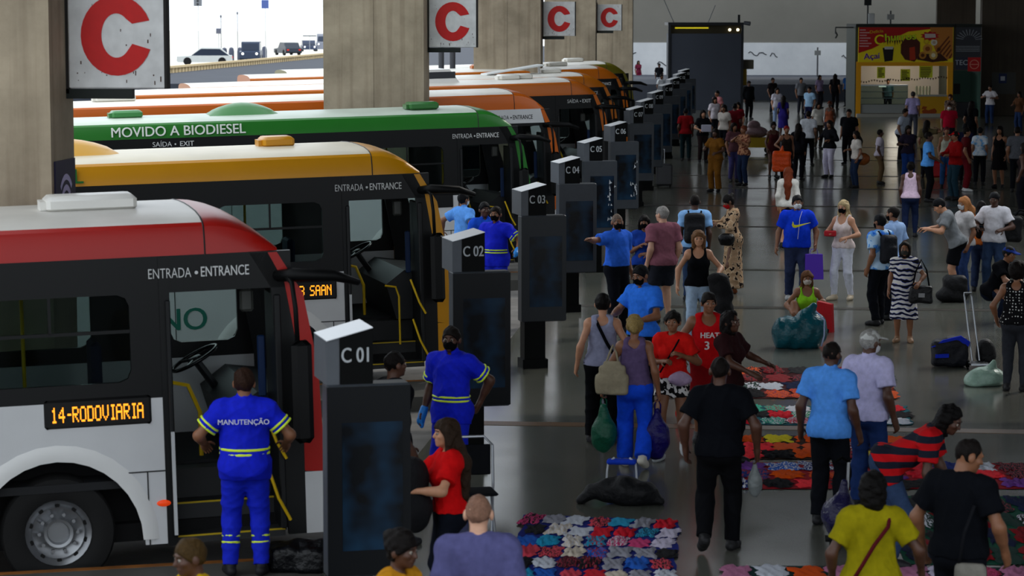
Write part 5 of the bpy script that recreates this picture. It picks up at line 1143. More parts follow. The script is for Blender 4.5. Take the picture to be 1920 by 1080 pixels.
# --- right side, near
p38 = PX('person in sky blue short sleeved shirt and dark trousers seen from behind', 1557, 642, 1.72, 158, skin='d', b=1.05, top=('polo', '#4f8fe0'), bot=('pants', '#0e1015'), hair=('buzz', '#15100d'), mask='#3a4a60', R=(.1, .06, -.5), L=(.12, .02, -.5), hems=(.86,), head=(14, 6))
PX('grey capped person in pale lilac shirt walking beside the sky blue shirt', 1629, 620, 1.74, 152, skin='d', b=1.0, top=('polo', '#b4b0d4'), bot=('pants', '#1c2f5c'), hair=('short', '#8a8884'), cap='#b8b8b4', R=(.1, .04, -.5), mask='#c0c0c4', hems=(.9,), head=(18, 4))
STR = pattern('stripe', ['#b01016', '#191c28'], 2.6, .0)
PX('person in red and black striped polo bending down over the goods', 1664, 776, 1.72, 84, seen=1.32, skin='d', top=('polo', STR), bot=('pants', jeans), hair=('bob', '#0a0808'), lean=58, head=(10, 8), R=(.04, .12, -.5), L=(.1, .16, -.5), pz=.90, step=(.05, -.12))
PX('person in black T-shirt with cropped hair standing over the goods at the lower right', 1802, 821, 1.76, 152, skin='m', b=1.15, top=('tee', '#0b0d12'), bot=('pants', '#111319'), hair=('buzz', '#120d0b'), R=(.12, .12, -.46), L=(.14, .06, -.48), head=(40, 20), hems=(.92,))
p42 = PX('person in yellow shirt with a strap across the back at the bottom edge', 1637, 888, 1.62, 186, skin='d', fem=1, b=1.18, top=('tee', '#847a0c'), bot=('pants', '#15171c'), hair=('bob', '#0a0807'), R=(.22, .12, -.42), L=(.12, .1, -.46), hems=(.84,))
sb = MB(); sb.tube([p42['ltp'](.13, -.06, 1.49), p42['ltp'](.10, -.15, 1.38), p42['ltp'](.0, -.175, 1.25), p42['ltp'](-.1, -.19, 1.08), p42['ltp'](-.16, -.16, .97)], .014, 6); sb.build('bag_strap', fab('#4a1018'), p42['o'], smooth='all')
sb = MB(); sb.tube([p20['ltp'](-.09, -.05, 1.48), p20['ltp'](-.04, -.14, 1.38), p20['ltp'](.05, -.16, 1.2), p20['ltp'](.14, -.14, 1.05), p20['ltp'](.19, -.05, .95)], .018, 6); sb.build('bag_strap', fab('#0c0d12'), p20['o'], smooth='all')
sb = MB(); sb.tube([p22['ltp'](-.1, .05, 1.47), p22['ltp'](-.05, .165, 1.36), p22['ltp'](.03, .185, 1.22), p22['ltp'](.13, .13, 1.05)], .01, 6); sb.build('bag_strap', fab('#0c0d12'), p22['o'], smooth='all')
# --- crowd in the distance: (label, x, y of the head top, height, facing, options)
def CR(lab, x, y, h, f, top, bot, hair=None, **k):
    ks = dict(skin=random.choice(['m', 'd', 'b', 'l', 'm']), hair=hair or ('short', '#120d0b')); ks.update(k)
    return PX(lab, x, y, h, f, top=top if isinstance(top, tuple) or top is None else ('tee', top), bot=bot if isinstance(bot, tuple) or bot is None else ('pants', bot), **ks)
LH = ('long', '#17110e')
CR('red haired person in white jacket and black skirt walking away', 1478, 313, 1.64, 178, ('long', '#d0ccc4'), None, ('verylong', '#6a2e18'), fem=1, dress=('skirt', '#0d0d10', .5, .15), skin='l', step=(.1, -.14))
CR('person in pale pink tank top and dark jeans walking away', 1708, 303, 1.62, 178, ('tank', '#d8bcd0'), ('tight', '#1a2440'), ('bun', '#100c0a'), fem=1, b=1.15, skin='d', step=(.1, -.16))
CR('person in bright light blue shirt and black trousers beside the red suitcase', 1741, 248, 1.76, 85, '#58a0ec', '#0e0f13', b=1.12, skin='d', R=(.05, .3, -.36))
CR('boy in pale shirt and khaki trousers standing alone', 1650, 243, 1.52, 95, '#b4aab8', '#5a4630', skin='d')
CR('person in black jacket and white trousers', 1556, 226, 1.66, -40, ('long', '#15161a'), ('pants', '#ccc6dc'), LH, fem=1, b=1.1, R=(.05, .26, -.2), L=(.05, .26, -.24))
CR('person in white T-shirt and jeans carrying a tan bag', 1606, 246, 1.55, -70, '#c8c0b8', '#1f2c44', LH, fem=1, R=(.05, .25, -.24))
CR('heavy person in black shirt and black trousers', 1592, 205, 1.74, -20, '#0d0e12', '#0c0d10', b=1.25)
CR('person in white shirt with dark rucksack and black trousers', 1516, 208, 1.72, 175, '#c8ccd4', ('tight', '#0d0e12'), step=(.12, -.1))
CR('person beside the rucksack wearer in black jacket', 1497, 232, 1.62, 160, ('long', '#101116'), '#121319', LH, fem=1)
CR('person in dark top with a bright orange bag', 1475, 236, 1.64, 10, ('tank', '#241c1a'), '#121216', ('short', '#7a1a18'), fem=1, R=(.08, .2, -.3))
CR('slim person in dark red dress with bare legs', 1450, 229, 1.62, 20, None, None, ('bun', '#0f0c0b'), fem=1, dress=('strap', '#3a1416', .7, .16), skin='d')
CR('person in mustard brown jumpsuit', 1342, 242, 1.68, -30, '#6a4416', ('loose', '#6a4416'), LH, fem=1, b=1.15, L=(.05, .3, -.3), R=(.02, .3, -.2))
CR('person in floral top and dark jeans with arms raised to the face', 1395, 236, 1.66, -50, pattern('spots', ['#6a3a2c', '#a87a5c'], 20, .5), '#1e2a44', ('short', '#6a3420'), fem=1, R=(-.02, .2, .0), L=(-.02, .24, -.1))
CR('person in violet trousers behind the floral top', 1376, 231, 1.66, 30, '#5a3a40', '#3f3c6a', LH, fem=1)
CR('person in crimson T-shirt and dark green trousers, back to camera', 1286, 203, 1.70, 176, '#7a1016', '#122428', ('buzz', black), skin='d')
CR('person with a pale box held at the waist', 1318, 207, 1.66, 20, '#141418', '#2a1f20', LH, fem=1, L=(.05, .28, -.3), R=(.05, .28, -.3))
CR('person in cream shirt and dark trousers beside the booth', 1358, 197, 1.70, -30, '#c8c0b8', '#10141c', LH, fem=1)
CR('person in dark red shirt and brown trousers', 1378, 194, 1.74, 160, '#5e1018', '#4a3018', ('buzz', black))
CR('person in pink shirt leaning in front of the booth', 1345, 170, 1.72, -50, '#c07a7e', '#22242c', ('short', black), b=1.1)
CR('person in white shirt behind the pink shirt near the booth', 1340, 182, 1.66, 30, '#c4bcc4', '#1a1c24', LH, fem=1)
CR('person in crimson top in front of the totem row', 1384, 192, 1.62, -20, '#6a0f1c', '#241a1c', LH, fem=1)
CR('person in pale checked shirt leaning on the snack kiosk counter', 1690, 203, 1.72, 60, '#a8b0c0', '#16161c', b=1.05, lean=14)
CR('person in lilac shirt ordering at the snack kiosk', 1712, 172, 1.76, 172, '#9a90bc', '#4a4c58', ('short', '#3a3634'), b=1.08)
CR('person in crimson T-shirt with white mask in front of the phone shop', 1780, 194, 1.70, 4, '#a8102e', '#1c1c24', ('short', '#3a2018'), mask='#d0d0d4', b=1.2)
CR('person in denim blue trousers and white top near the light blue shirt', 1703, 236, 1.62, 20, '#2a2434', ('loose', '#1f3c7a'), LH, fem=1, R=(.05, .25, -.2))
CR('person in red cap and red jacket holding papers', 1792, 247, 1.74, -60, ('long', '#8a1012'), '#1d3440', cap='#b01414', b=1.05, R=(.02, .3, -.24), L=(.02, .3, -.24))
CR('person in pale sleeveless top behind the red cap', 1775, 238, 1.66, 10, ('tank', '#a8a898'), '#20406a', ('short', '#5a1a24'), fem=1)
CR('person in pale blue mottled shirt with red trousers', 1838, 239, 1.60, 174, pattern('dye', ['#6aa4d8', '#a8b8c8', '#c0c8d0'], 9, .4), '#101218', ('short', black), fem=1)
CR('person in dark red trousers and white trainers near the red cap', 1812, 240, 1.7, 100, '#4a1014', '#5a0f18', shoes='#c8c8c8')
CR('person with long black hair in black dress', 1875, 237, 1.68, -20, None, None, ('verylong', '#0d0909'), fem=1, dress=('strap', '#0f0c0e', .52, .24), skin='m')
CR('person in grey shirt and dark trousers at the right edge', 1908, 238, 1.74, 168, '#4e5056', '#111318', b=1.05)
CR('person with bare arm cut by the right edge beside the grey shirt', 1922, 268, 1.7, -120, ('tank', '#2a2020'), '#14141a', LH, fem=1)
CR('person in white T-shirt and jeans against the brown column', 1857, 160, 1.70, -20, '#ccc8cc', '#24365a', R=(.04, .24, -.14), L=(.04, .24, -.2))
CR('person in brown top and jeans by the brown column at the right edge', 1912, 172, 1.66, -40, '#5a3a26', '#24365a', LH, fem=1, R=(.04, .24, -.2))
CR('person in black shirt beside the dark booth', 1404, 152, 1.72, 30, ('long', '#0d0f12'), '#0c0d10', b=1.3)
CR('person in dark shirt in front of the whitewashed wall', 1449, 146, 1.70, 40, '#1a1618', '#1a1c24')
CR('person in white T-shirt and blue trousers left of the purple dress', 1457, 165, 1.66, 20, '#c8c4d0', '#8aa0c4', LH, fem=1)
CR('person in purple dress in the distant crowd', 1469, 180, 1.62, 170, None, None, LH, fem=1, dress=('sleeve', '#2c2470', .45, .22))
CR('person in pale blue shirt in the middle of the distant crowd', 1518, 163, 1.70, -30, '#9cc0e0', '#1c2040')
CR('person in grey shirt behind the pale blue shirt', 1502, 146, 1.72, 20, '#6a6c72', '#2a2c34')
CR('tall person in black in the distant crowd', 1566, 139, 1.76, 160, '#0e0e12', '#0f1014', LH)
CR('person in blue T-shirt near the left end of the snack kiosk', 1590, 137, 1.72, -20, '#1e4a80', '#20242c')
CR('person in mauve top beside the tall black figure', 1537, 141, 1.66, 40, '#8a7a9a', '#26242c', LH, fem=1)
CR('person in orange brown top with arms raised in the crowd', 1556, 190, 1.6, -20, ('tank', '#8a4a34'), '#2a2430', ('bun', '#5a2a18'), fem=1)
CR('person in white blouse carrying bags in the crowd', 1534, 192, 1.64, 30, '#c8c4bc', '#3a3630', LH, fem=1)
CR('person in burgundy dress by the whitewashed wall', 1197, 114, 1.66, 30, '#6a2438', '#7a1c3c', LH, fem=1, skin='m')
CR('small child beside the burgundy dress', 1206, 123, 1.25, -30, '#7a4a54', '#6a2a3c')
CR('person in black T-shirt by the totems at the far end', 1236, 119, 1.72, 10, '#15161a', '#b8bcc4')
CR('person in white at the far end of the totem row', 1240, 140, 1.64, 40, '#d8dce0', '#c4c8d0')
CR('person in red top behind the last totems', 1288, 204, 1.62, -20, '#8a1018', '#1a1a20', LH, fem=1) if False else None
kp = Matrix.Translation(KIOSK[0]) @ Matrix.Rotation(KIOSK[1], 4, 'Z') @ Vector((1.75, 1.5, 0)); person('person in light shirt looking out of the snack kiosk', kp, 1.7, 0, 'm', hair=('short', '#120d0b'), top=('tee', '#7a9aa8'), bot=('pants', '#20242c'))
CR('person in patterned blouse near the phone shop', 1782, 177, 1.62, -10, pattern('spots', ['#3a2a24', '#8a7464'], 22, .5), '#20242c', ('bun', '#3a1818'), fem=1)
CR('person in black standing before the phone shop', 1822, 190, 1.74, 150, '#0e0f13', '#101116', LH)
CR('person in navy shirt with pale rucksack in the right hand crowd', 1810, 232, 1.68, 172, '#181a30', '#14161c', ('short', black))
CR('person holding up a hand in an olive top behind the light blue shirt', 1738, 226, 1.66, 160, '#5a5036', '#1c1c22', LH, fem=1, R=(.1, .2, .1))
# ------------------------------------------------------------------ bags and luggage
def blob(name, label, cat, loc, parts, col, rz=0, noise=(.006, 22), vox=.014, rough=.35, group=None, m=None, cutz=True):
    """parts: list of (kind, args) in metres around loc"""
    lo = np.array([-1.0, -1.0, -.05]); hi = np.array([1.0, 1.0, 1.3]); pts = []
    for k_, a in parts:
        if k_ == 'ell': pts += [np.array(a[0]) - np.array(a[1]), np.array(a[0]) + np.array(a[1])]
        elif k_ == 'cone': r = max(a[2], a[3]); pts += [np.minimum(a[0], a[1]) - r, np.maximum(a[0], a[1]) + r]
        elif k_ == 'box': pts += [np.array(a[0]) - np.linalg.norm(a[1]), np.array(a[0]) + np.linalg.norm(a[1])]
    pts = np.array(pts); lo = pts.min(0) - .08; hi = pts.max(0) + .08
    if cutz: lo[2] = max(lo[2], -.04)
    F = Field(lo, hi, vox)
    for k_, a in parts:
        if k_ == 'ell': F.ell(a[0], a[1], k=.05)
        elif k_ == 'cone': F.cone(a[0], a[1], a[2], a[3], k=.04)
        else: F.rbox(a[0], a[1], a[2] if len(a) > 2 else .04)
    if noise: F.noise(noise[0], noise[1], len(parts) + int(abs(loc[0] * 10)))
    if cutz: F.cut((0, 0, .002), (0, 0, -1))
    P, Q = F.mesh()
    o = np_mesh(name, P, Q, m or mat(col, rough=rough, noise=.12, nscale=14, bump=.35, bscale=22), loc=loc, rot=(0, 0, rz))
    return tag(o, label, cat, group)
def strap(parent, pts, r, col, nm='strap'):
    m = MB(); m.tube(pts, r, 6); return m.build(nm, fab(col), parent, smooth='all')
def hang(info, sd, name, label, cat, w_, h_, d_, col, rough=.35, drop=.12, full=1.0):
    hpos = info['hand'][sd]; loc = Vector((hpos.x, hpos.y, max(hpos.z - drop - h_, .03)))
    top = hpos.z - loc.z
    o = blob(name, label, cat, loc, [('ell', ((0, 0, h_ * .42), (w_ / 2, d_ / 2, h_ * .42))), ('cone', ((0, 0, h_ * .6), (0, 0, h_), w_ * .28, .03))], col, rough=rough, cutz=False, noise=(.007, 24), rz=info['phi'])
    strap(o, [(-.03, 0, h_ - .03), (-.03, 0, (h_ + top) / 2), (0, 0, top), (.03, 0, (h_ + top) / 2), (.03, 0, h_ - .03)], .009, col, 'handle'); return o
hang(p21, -1, 'shopping_bag', 'green plastic bag hanging from the left hand of the walker in blue trousers', 'bag', .27, .5, .22, '#14503a')
hang(p21, 1, 'shopping_bag', 'bulging dark violet bag carried on the right of the blue trousers', 'bag', .28, .52, .24, '#150e56')
tq = p21['tp'](-.24, -.06, 1.02)
o = blob('tote_bag', 'beige shoulder tote bag on the person in blue flared trousers', 'bag', (tq.x, tq.y - .12, tq.z - .12), [('box', ((0, 0, .1), (.175, .05, .11), .035)), ('box', ((0, 0, .2), (.14, .042, .1), .03)), ('box', ((0, 0, .27), (.09, .03, .08), .025))], '#8d836c', rough=.8, cutz=False, noise=(.004, 20))
strap(o, [(-.07, 0, .3), (-.03, .05, .42), (0, .1, .5), (.04, .1, .42), (.07, 0, .3)], .012, '#8d836c')
def backpack(info, label, col, off=(0, -.19, 1.22), sz=(.17, .1, .25)):
    c = info['tp'](*off); o = blob('backpack', label, 'backpack', c, [('box', ((0, 0, 0), sz, .07)), ('box', ((0, -sz[1] * .8, -.06), (sz[0] * .8, sz[1] * .5, sz[2] * .55), .05))], col, rough=.7, cutz=False, noise=(.003, 25), rz=info['phi'])
    M = o.matrix_basis.inverted() if False else (Matrix.Translation(c) @ Matrix.Rotation(info['phi'], 4, 'Z')).inverted()
    for sd in (-1, 1): strap(o, [M @ info['tp'](sd * .09, -.15, 1.4), M @ info['tp'](sd * .105, -.07, 1.49), M @ info['tp'](sd * .11, .03, 1.485), M @ info['tp'](sd * .115, .125, 1.38), M @ info['tp'](sd * .12, .14, 1.22)], .017, col)
    return o
backpack(p16, 'black backpack on the pale blue shirt, with two shoulder straps', '#0c0d12')
backpack(p28, 'black backpack on the light blue tie dye shirt', '#10121a', sz=(.15, .08, .22))
c = p34['tp'](-.3, -.1, 1.12); o = blob('backpack', 'black backpack hanging from one shoulder of the white T-shirt', 'backpack', c, [('box', ((0, 0, 0), (.15, .1, .22), .08))], '#0d0d10', rough=.7, cutz=False); strap(o, [(0, 0, .18), (.1, .05, .32), (.18, .12, .3)], .018, '#0d0d10')
def phone(info, sd, label, side=0):
    h_ = info['hand'][sd]; m = MB(); m.rbox(-.037, .037, -.005, .005, -.075, .075, .004); o = m.build('phone', mat('#0c0d10', rough=.2), None, loc=h_ + Vector((0, 0, .02)), rot=(math.radians(-50), 0, info['phi'])); tag(o, label, 'phone')
    m = MB(); m.box(-.032, .032, .0055, .006, -.068, .068); m.build('screen', mat('#1d2a3a', rough=.1), o)
for lab_, key in (('phone held by the person in leopard print dress', 'person in leopard print dress with red mask looking at a phone'), ('phone held low by the bright blue polo', 'person in bright blue polo and black mask looking down at a phone'), ('phone held by the bowing person in grey T-shirt', 'person in grey T-shirt and black shorts bowing over a phone'), ('phone held by the white T-shirt with the backpack', 'person in white T-shirt holding a phone, black backpack slung at the side')):
    phone(PEOPLE[key], 1, lab_)
k_ = PEOPLE['person with fair hair in white top, black mask and white trousers']; hh = k_['hand'][1]
m = MB(); m.rbox(-.1, .1, -.02, .02, -.05, .05, .015); o = m.build('wallet', mat('#b01422', rough=.5), None, loc=hh + Vector((0, -.03, 0))); tag(o, 'red purse held by the person in white trousers', 'purse')
# leather handbag of the leopard dress, handbag of the striped dress, violet paper bag
k_ = PEOPLE['person in leopard print dress with red mask looking at a phone']; c = k_['tp'](-.28, .16, .98)
blob('handbag', 'small black handbag beside the leopard print dress', 'bag', (c.x, c.y, c.z - .1), [('box', ((0, 0, .08), (.12, .06, .1), .05)), ('ell', ((.02, 0, .12), (.12, .07, .08)))], '#0c0c0e', cutz=False)
k_ = PEOPLE['short person in blue white and black striped dress with a black handbag']; c = k_['tp'](-.3, .16, .92)
o = blob('handbag', 'black handbag hanging in front of the striped dress', 'bag', (c.x, c.y, c.z - .15), [('box', ((0, 0, .1), (.17, .07, .13), .05))], '#0f0f12', cutz=False, rough=.4)
strap(o, [(-.12, 0, .2), (-.08, .04, .42), (0, .08, .6), (.08, .08, .45), (.12, 0, .2)], .012, '#0f0f12')
m = MB(); m.box(-.04, .05, -.085, -.075, .07, .13); m.build('emblem', plast('#8a8a8c'), o)
h_ = p26['hand'][-1]; m = MB(); m.prism([(-.16, -.42), (.16, -.42), (.14, .0), (-.14, .0)], -.05, .05, 'y'); o = m.build('paper_bag', mat('#5a34b8', rough=.6), None, loc=h_ + Vector((0, -.02, -.08)), rot=(0, 0, .2)); tag(o, 'violet paper bag held by the broad person with the swoosh shirt', 'bag')
m = MB(); m.tube([(-.07, 0, 0), (-.05, 0, .08), (.05, 0, .08), (.07, 0, 0)], .006, 5); m.build('handle', fab('#5a34b8'), o)
k_ = PEOPLE['person with blonde highlights in black camisole and pale jeans walking forward']; h_ = k_['hand'][-1]
blob('jacket', 'black jacket draped over the arm of the black camisole wearer', 'jacket', (h_.x + .05, h_.y + .02, h_.z - .5), [('cone', ((0, 0, .5), (.1, 0, .0), .10, .12)), ('cone', ((-.08, 0, .5), (-.02, .05, .1), .08, .07)), ('cone', ((.05, 0, .5), (.16, 0, .25), .08, .06))], '#0b0b0e', rough=.8, cutz=False, noise=(.008, 20))
k_ = PEOPLE['person with red shirt and very long brown hair holding a dark bundle']; h_ = (k_['hand'][1] + k_['hand'][-1]) / 2
blob('bundle', 'dark cloth bundle held against the chest of the long haired red shirt', 'bundle', (h_.x + .08, h_.y, h_.z - .22), [('ell', ((0, 0, .25), (.17, .16, .2))), ('ell', ((.06, 0, .05), (.13, .14, .22)))], '#0e0e12', rough=.85, cutz=False, noise=(.006, 18))
p = G(1268, 718); k_ = p22; c = k_['tp'](-.12, .17, 1.0); blob('waist_pouch', 'pale pink pouch at the waist of the leopard shorts', 'pouch', (c.x, c.y, c.z - .08), [('ell', ((0, 0, .06), (.13, .06, .08)))], '#a890ac', cutz=False)
# big bags on the floor
p = G(1497, 652); o = blob('plastic_bag', 'large glossy teal plastic bag on the floor in front of the green top', 'bag', p, [('ell', ((-.12, 0, .2), (.27, .26, .26))), ('ell', ((.14, .05, .25), (.27, .26, .32))), ('cone', ((.1, 0, .4), (.22, 0, .6), .14, .05))], '#0d4a55', rough=.18, noise=(.010, 17))
strap(o, [(.24, -.2, .55), (.36, -.16, .42), (.36, -.2, .2), (.32, -.2, .05)], .012, '#9aa6c8', 'cord')
p = G(1548, 622); m = MB(); m.prism([(-.16, .0), (.12, .0), (.1, .42), (-.12, .46)], -.06, .06, 'y'); o = m.build('cloth_bag', mat('#a80e18', rough=.7, noise=.1, nscale=6), None, loc=p, rot=(0, 0, -.3)); tag(o, 'red cloth bag standing beside the teal plastic bag', 'bag')
p = G(1780, 688); o = blob('duffel_bag', 'blue and black duffel bag standing alone on the floor', 'bag', p, [('box', ((0, 0, .19), (.24, .15, .18), .07)), ('ell', ((.06, 0, .33), (.2, .14, .1)))], '#0b0d16', rough=.6)
m = MB(); m.prism([(-.25, .28), (-.1, .38), (.14, .44), (.26, .36), (.24, .30), (0, .33)], -.14, -.08, 'y'); m.prism([(-.2, .14), (-.02, .15), (-.02, .2), (-.2, .19)], -.175, -.15, 'y'); m.build('blue_trim', fab('#1a2ca8'), o)
p = G(1848, 722); o = blob('plastic_bag', 'translucent pale green plastic bag slumped on the floor at the right', 'bag', p, [('ell', ((0, 0, .1), (.26, .2, .14))), ('cone', ((.05, 0, .12), (.1, 0, .3), .12, .04)), ('ell', ((-.15, -.05, .06), (.14, .15, .1)))], '#8aa596', rough=.2, noise=(.008, 22))
p = G(1848, 686); blob('backpack', 'small black bag standing behind the pale green plastic bag', 'bag', p, [('ell', ((0, 0, .17), (.14, .13, .2)))], '#0b0b0d', rough=.6)
p = G(1832, 690); t = empty('luggage_trolley', p, .2); tag(t, 'folding luggage trolley with tall chrome poles beside the green bag', 'trolley'); chrome = mat('#8f9296', rough=.25, metal=.9)
for dx in (-.07, .03):
    m = MB(); m.cyl((dx, 0, .1), (dx - .06, .22, .95), .013, n=8); m.build('pole', chrome, t)
m = MB(); m.tube([(-.13, .22, .95), (-.13, .24, .99), (-.03, .24, .99), (-.03, .22, .95)], .013, 8); m.build('handle', chrome, t)
m = MB(); m.box(-.14, .12, -.2, .06, .06, .085); m.build('base_plate', chrome, t)
for dx in (-.14, .11): m = MB(); m.cyl((dx, .03, .06), (dx + .03, .03, .06), .06, n=12); m.build('wheel', blackp, t)
p = G(1790, 566); blob('backpack', 'black backpack on the floor at the feet of the grey T-shirt', 'backpack', p, [('box', ((0, 0, .22), (.2, .14, .22), .09)), ('ell', ((-.16, -.05, .12), (.16, .12, .12)))], '#0c0c0f', rough=.6)
p = G(1165, 945); o = blob('travel_bag', 'slumped black bag lying on the floor in front of the blue trousers', 'bag', p, [('cone', ((-.28, 0, .12), (.0, .02, .14), .07, .14)), ('ell', ((.1, 0, .11), (.24, .16, .13))), ('cone', ((-.28, 0, .12), (-.4, -.02, .03), .06, .04)), ('cone', ((.25, 0, .1), (.38, 0, .04), .1, .04))], '#0b0c0f', rough=.6, noise=(.008, 20))
m = MB()
t = empty('folding_trolley', G(1165, 905), 0); tag(t, 'small folding trolley with white tubular frame behind the slumped black bag', 'trolley')
for dx in (-.15, .16): m = MB(); m.tube([(dx, -.05, .0), (dx * .96, -.03, .12), (dx * .9, 0, .2), (dx * .5, .04, .25)], .011, 6); m.build('tube_leg', mat('#b8bcc4', rough=.3), t)
m = MB(); m.rbox(-.15, .15, -.05, .1, .19, .235, .015); m.build('blue_strap', fab('#1a3cb8'), t)
p = G(1245, 352); t = empty('suitcase', p, .2); tag(t, 'grey wheeled suitcase with raised handle at the totem row', 'suitcase'); m = MB(); m.rbox(-.22, .22, -.13, .13, .06, .66, .05); m.build('shell', mat('#3e3f42', rough=.4), t)
m = MB(); m.tube([(-.14, .1, .66), (-.14, .1, 1.05), (.02, .1, 1.05), (.02, .1, .66)], .014, 6); m.build('handle', chrome, t)
for dx in (-.17, .17): m = MB(); m.cyl((dx - .02, 0, .04), (dx + .02, 0, .04), .04, n=10); m.build('wheel', blackp, t)
p = G(1757, 336); t = empty('suitcase', p, -.1); tag(t, 'red suitcase beside the bright light blue shirt', 'suitcase'); m = MB(); m.rbox(-.28, .28, -.13, .13, .05, .52, .05); m.build('shell', mat('#a00d14', rough=.4), t)
for dx in (-.2, .2): m = MB(); m.cyl((dx - .02, 0, .03), (dx + .02, 0, .03), .03, n=8); m.build('wheel', blackp, t)
m = MB(); m.tube([(.16, .1, .5), (.16, .1, .85), (.24, .1, .85), (.24, .1, .5)], .014, 6); m.build('handle', mat('#b8bcc0', rough=.3), t)
p = G(1418, 288); t = empty('luggage_cart', p, .1); tag(t, 'yellow luggage cart with bags in the distant queue', 'cart'); m = MB(); m.box(-.5, .5, -.3, .3, .22, .55); m.build('yellow_basket', mat('#a88a14', rough=.5), t)
m = MB(); m.tube([(.5, -.28, .3), (.6, -.28, 1.0), (.6, .28, 1.0), (.5, .28, .3)], .02, 6); m.build('push_bar', chrome, t)
for dx in (-.4, .4):
    for dy in (-.25, .25): m = MB(); m.cyl((dx, dy - .03, .11), (dx, dy + .03, .11), .11, n=12); m.build('wheel', blackp, t)
o = blob('duffel_bag', 'grey and red bag loaded on the yellow luggage cart', 'bag', (p.x, p.y, .55), [('ell', ((0, 0, .18), (.4, .24, .2))), ('ell', ((-.1, 0, .42), (.22, .2, .16)))], '#6a5458', cutz=False)
k_ = PEOPLE['person in dark top with a bright orange bag']; h_ = k_['hand'][1]; blob('shopping_bag', 'bright orange shopping bag in the distant queue', 'bag', (h_.x, h_.y - .16, h_.z - .62), [('box', ((0, 0, .3), (.26, .12, .28), .08)), ('cone', ((0, 0, .5), (.02, 0, .72), .06, .03))], '#d84a10', cutz=False, rough=.4)
k_ = PEOPLE['person in white T-shirt and jeans carrying a tan bag']; c = k_['tp'](.0, -.22, .95); blob('shoulder_bag', 'tan shoulder bag behind the white T-shirt in the distance', 'bag', (c.x, c.y, c.z - .1), [('ell', ((0, 0, .05), (.2, .12, .17)))], '#8a4a20', cutz=False)
k_ = PEOPLE['person with a pale box held at the waist']; h_ = (k_['hand'][1] + k_['hand'][-1]) / 2; m = MB(); m.rbox(-.16, .16, -.1, .1, -.02, .2, .01); o = m.build('box', mat('#b4b2c4', rough=.6), None, loc=h_); tag(o, 'pale cardboard box held at the waist in the distant crowd', 'box')
hang(PEOPLE['person in black T-shirt with cropped hair standing over the goods at the lower right'], -1, 'shopping_bag', 'beige paper bag held by the cropped haired black T-shirt at the lower right', 'bag', .26, .36, .16, '#8a8678', rough=.7) if False else None
p = G(1805, 1040); o = blob('shoulder_bag', 'grey canvas bag hanging at the hip of the lower right black T-shirt', 'bag', (PEOPLE['person in black T-shirt with cropped hair standing over the goods at the lower right']['tp'](.2, -.2, .82)), [('box', ((0, 0, -.05), (.11, .06, .15), .04))], '#77746c', rough=.8, cutz=False); strap(o, [(-.08, 0, .08), (-.05, 0, .3), (.02, .02, .5)], .012, '#15161a')
h_ = p24['hand'][1]; o = blob('plastic_bottle_bag', 'clear plastic bag with a bottle hanging from the black T-shirt walker', 'bag', (h_.x, h_.y, h_.z - .34), [('ell', ((0, 0, .1), (.07, .06, .11))), ('cone', ((0, 0, .18), (0, 0, .32), .035, .015))], '#6a7070', cutz=False, rough=.15)
p = G(1572, 1030); t = empty('shopping_trolley', p, 0); tag(t, 'shopping trolley with a tall metal pole and violet bag behind the yellow shirt', 'trolley')
m = MB(); m.cyl((.06, 0, .1), (.08, .05, .78), .014, n=8); m.build('pole', chrome, t)
m = MB(); m.tube([(.08, .05, .78), (.02, .05, .82), (-.04, .04, .78)], .014, 6); m.build('handle', blackp, t)
for dx in (-.08, .12): m = MB(); m.cyl((dx, .05, .06), (dx + .03, .05, .06), .06, n=12); m.build('wheel', blackp, t)
m = MB(); m.box(-.12, .16, -.12, .08, .09, .11); m.build('base_plate', blackp, t)
o = blob('plastic_bag', 'dark violet plastic bag standing on the shopping trolley', 'bag', (p.x, p.y - .04, .11), [('ell', ((0, 0, .2), (.15, .14, .2))), ('cone', ((.02, 0, .3), (.05, 0, .5), .08, .03))], '#1c1a3c', rough=.25, cutz=False)
p = G(560, 1068); o = blob('travel_bag', 'black bag on the platform between the red bus door and totem C 01', 'bag', (p.x, p.y, 0), [('box', ((0, 0, .1), (.24, .16, .12), .06)), ('cone', ((-.2, 0, .15), (.2, 0, .18), .1, .1))], '#08090c', rough=.3)
p = G(893, 935); t = empty('folding_chair', G(885, 1010), .3); tag(t, 'folding chair with white tubular frame behind the bald head', 'chair')
m = MB(); m.tube([(.18, 0, 0), (.2, .02, .5), (.2, .05, .85), (.12, .06, .93), (-.12, .06, .93), (-.2, .05, .85), (-.2, .02, .5), (-.18, 0, 0)], .013, 8); m.build('tube_frame', mat('#9a9da2', rough=.25, metal=.6), t)
m = MB(); m.rbox(-.19, .19, -.3, .04, .44, .47, .012); m.build('seat', fab('#101114'), t)
m = MB(); m.rbox(-.18, .18, .03, .05, .58, .86, .008); m.build('backrest', fab('#101114'), t)
for dx in (-.17, .17): m = MB(); m.cyl((dx, -.28, 0), (dx, -.02, .45), .012, n=8); m.build('leg', mat('#9a9da2', rough=.25, metal=.6), t)
p = G(1285, 790); blob('plastic_bag', 'small red and yellow bag on the floor beside the leopard shorts', 'bag', p, [('ell', ((0, 0, .12), (.12, .1, .13))), ('ell', ((.02, 0, .26), (.08, .07, .08)))], '#b02a10', rough=.4, m=pattern('dye', ['#b01510', '#b01510', '#c8a010'], 9, .55))
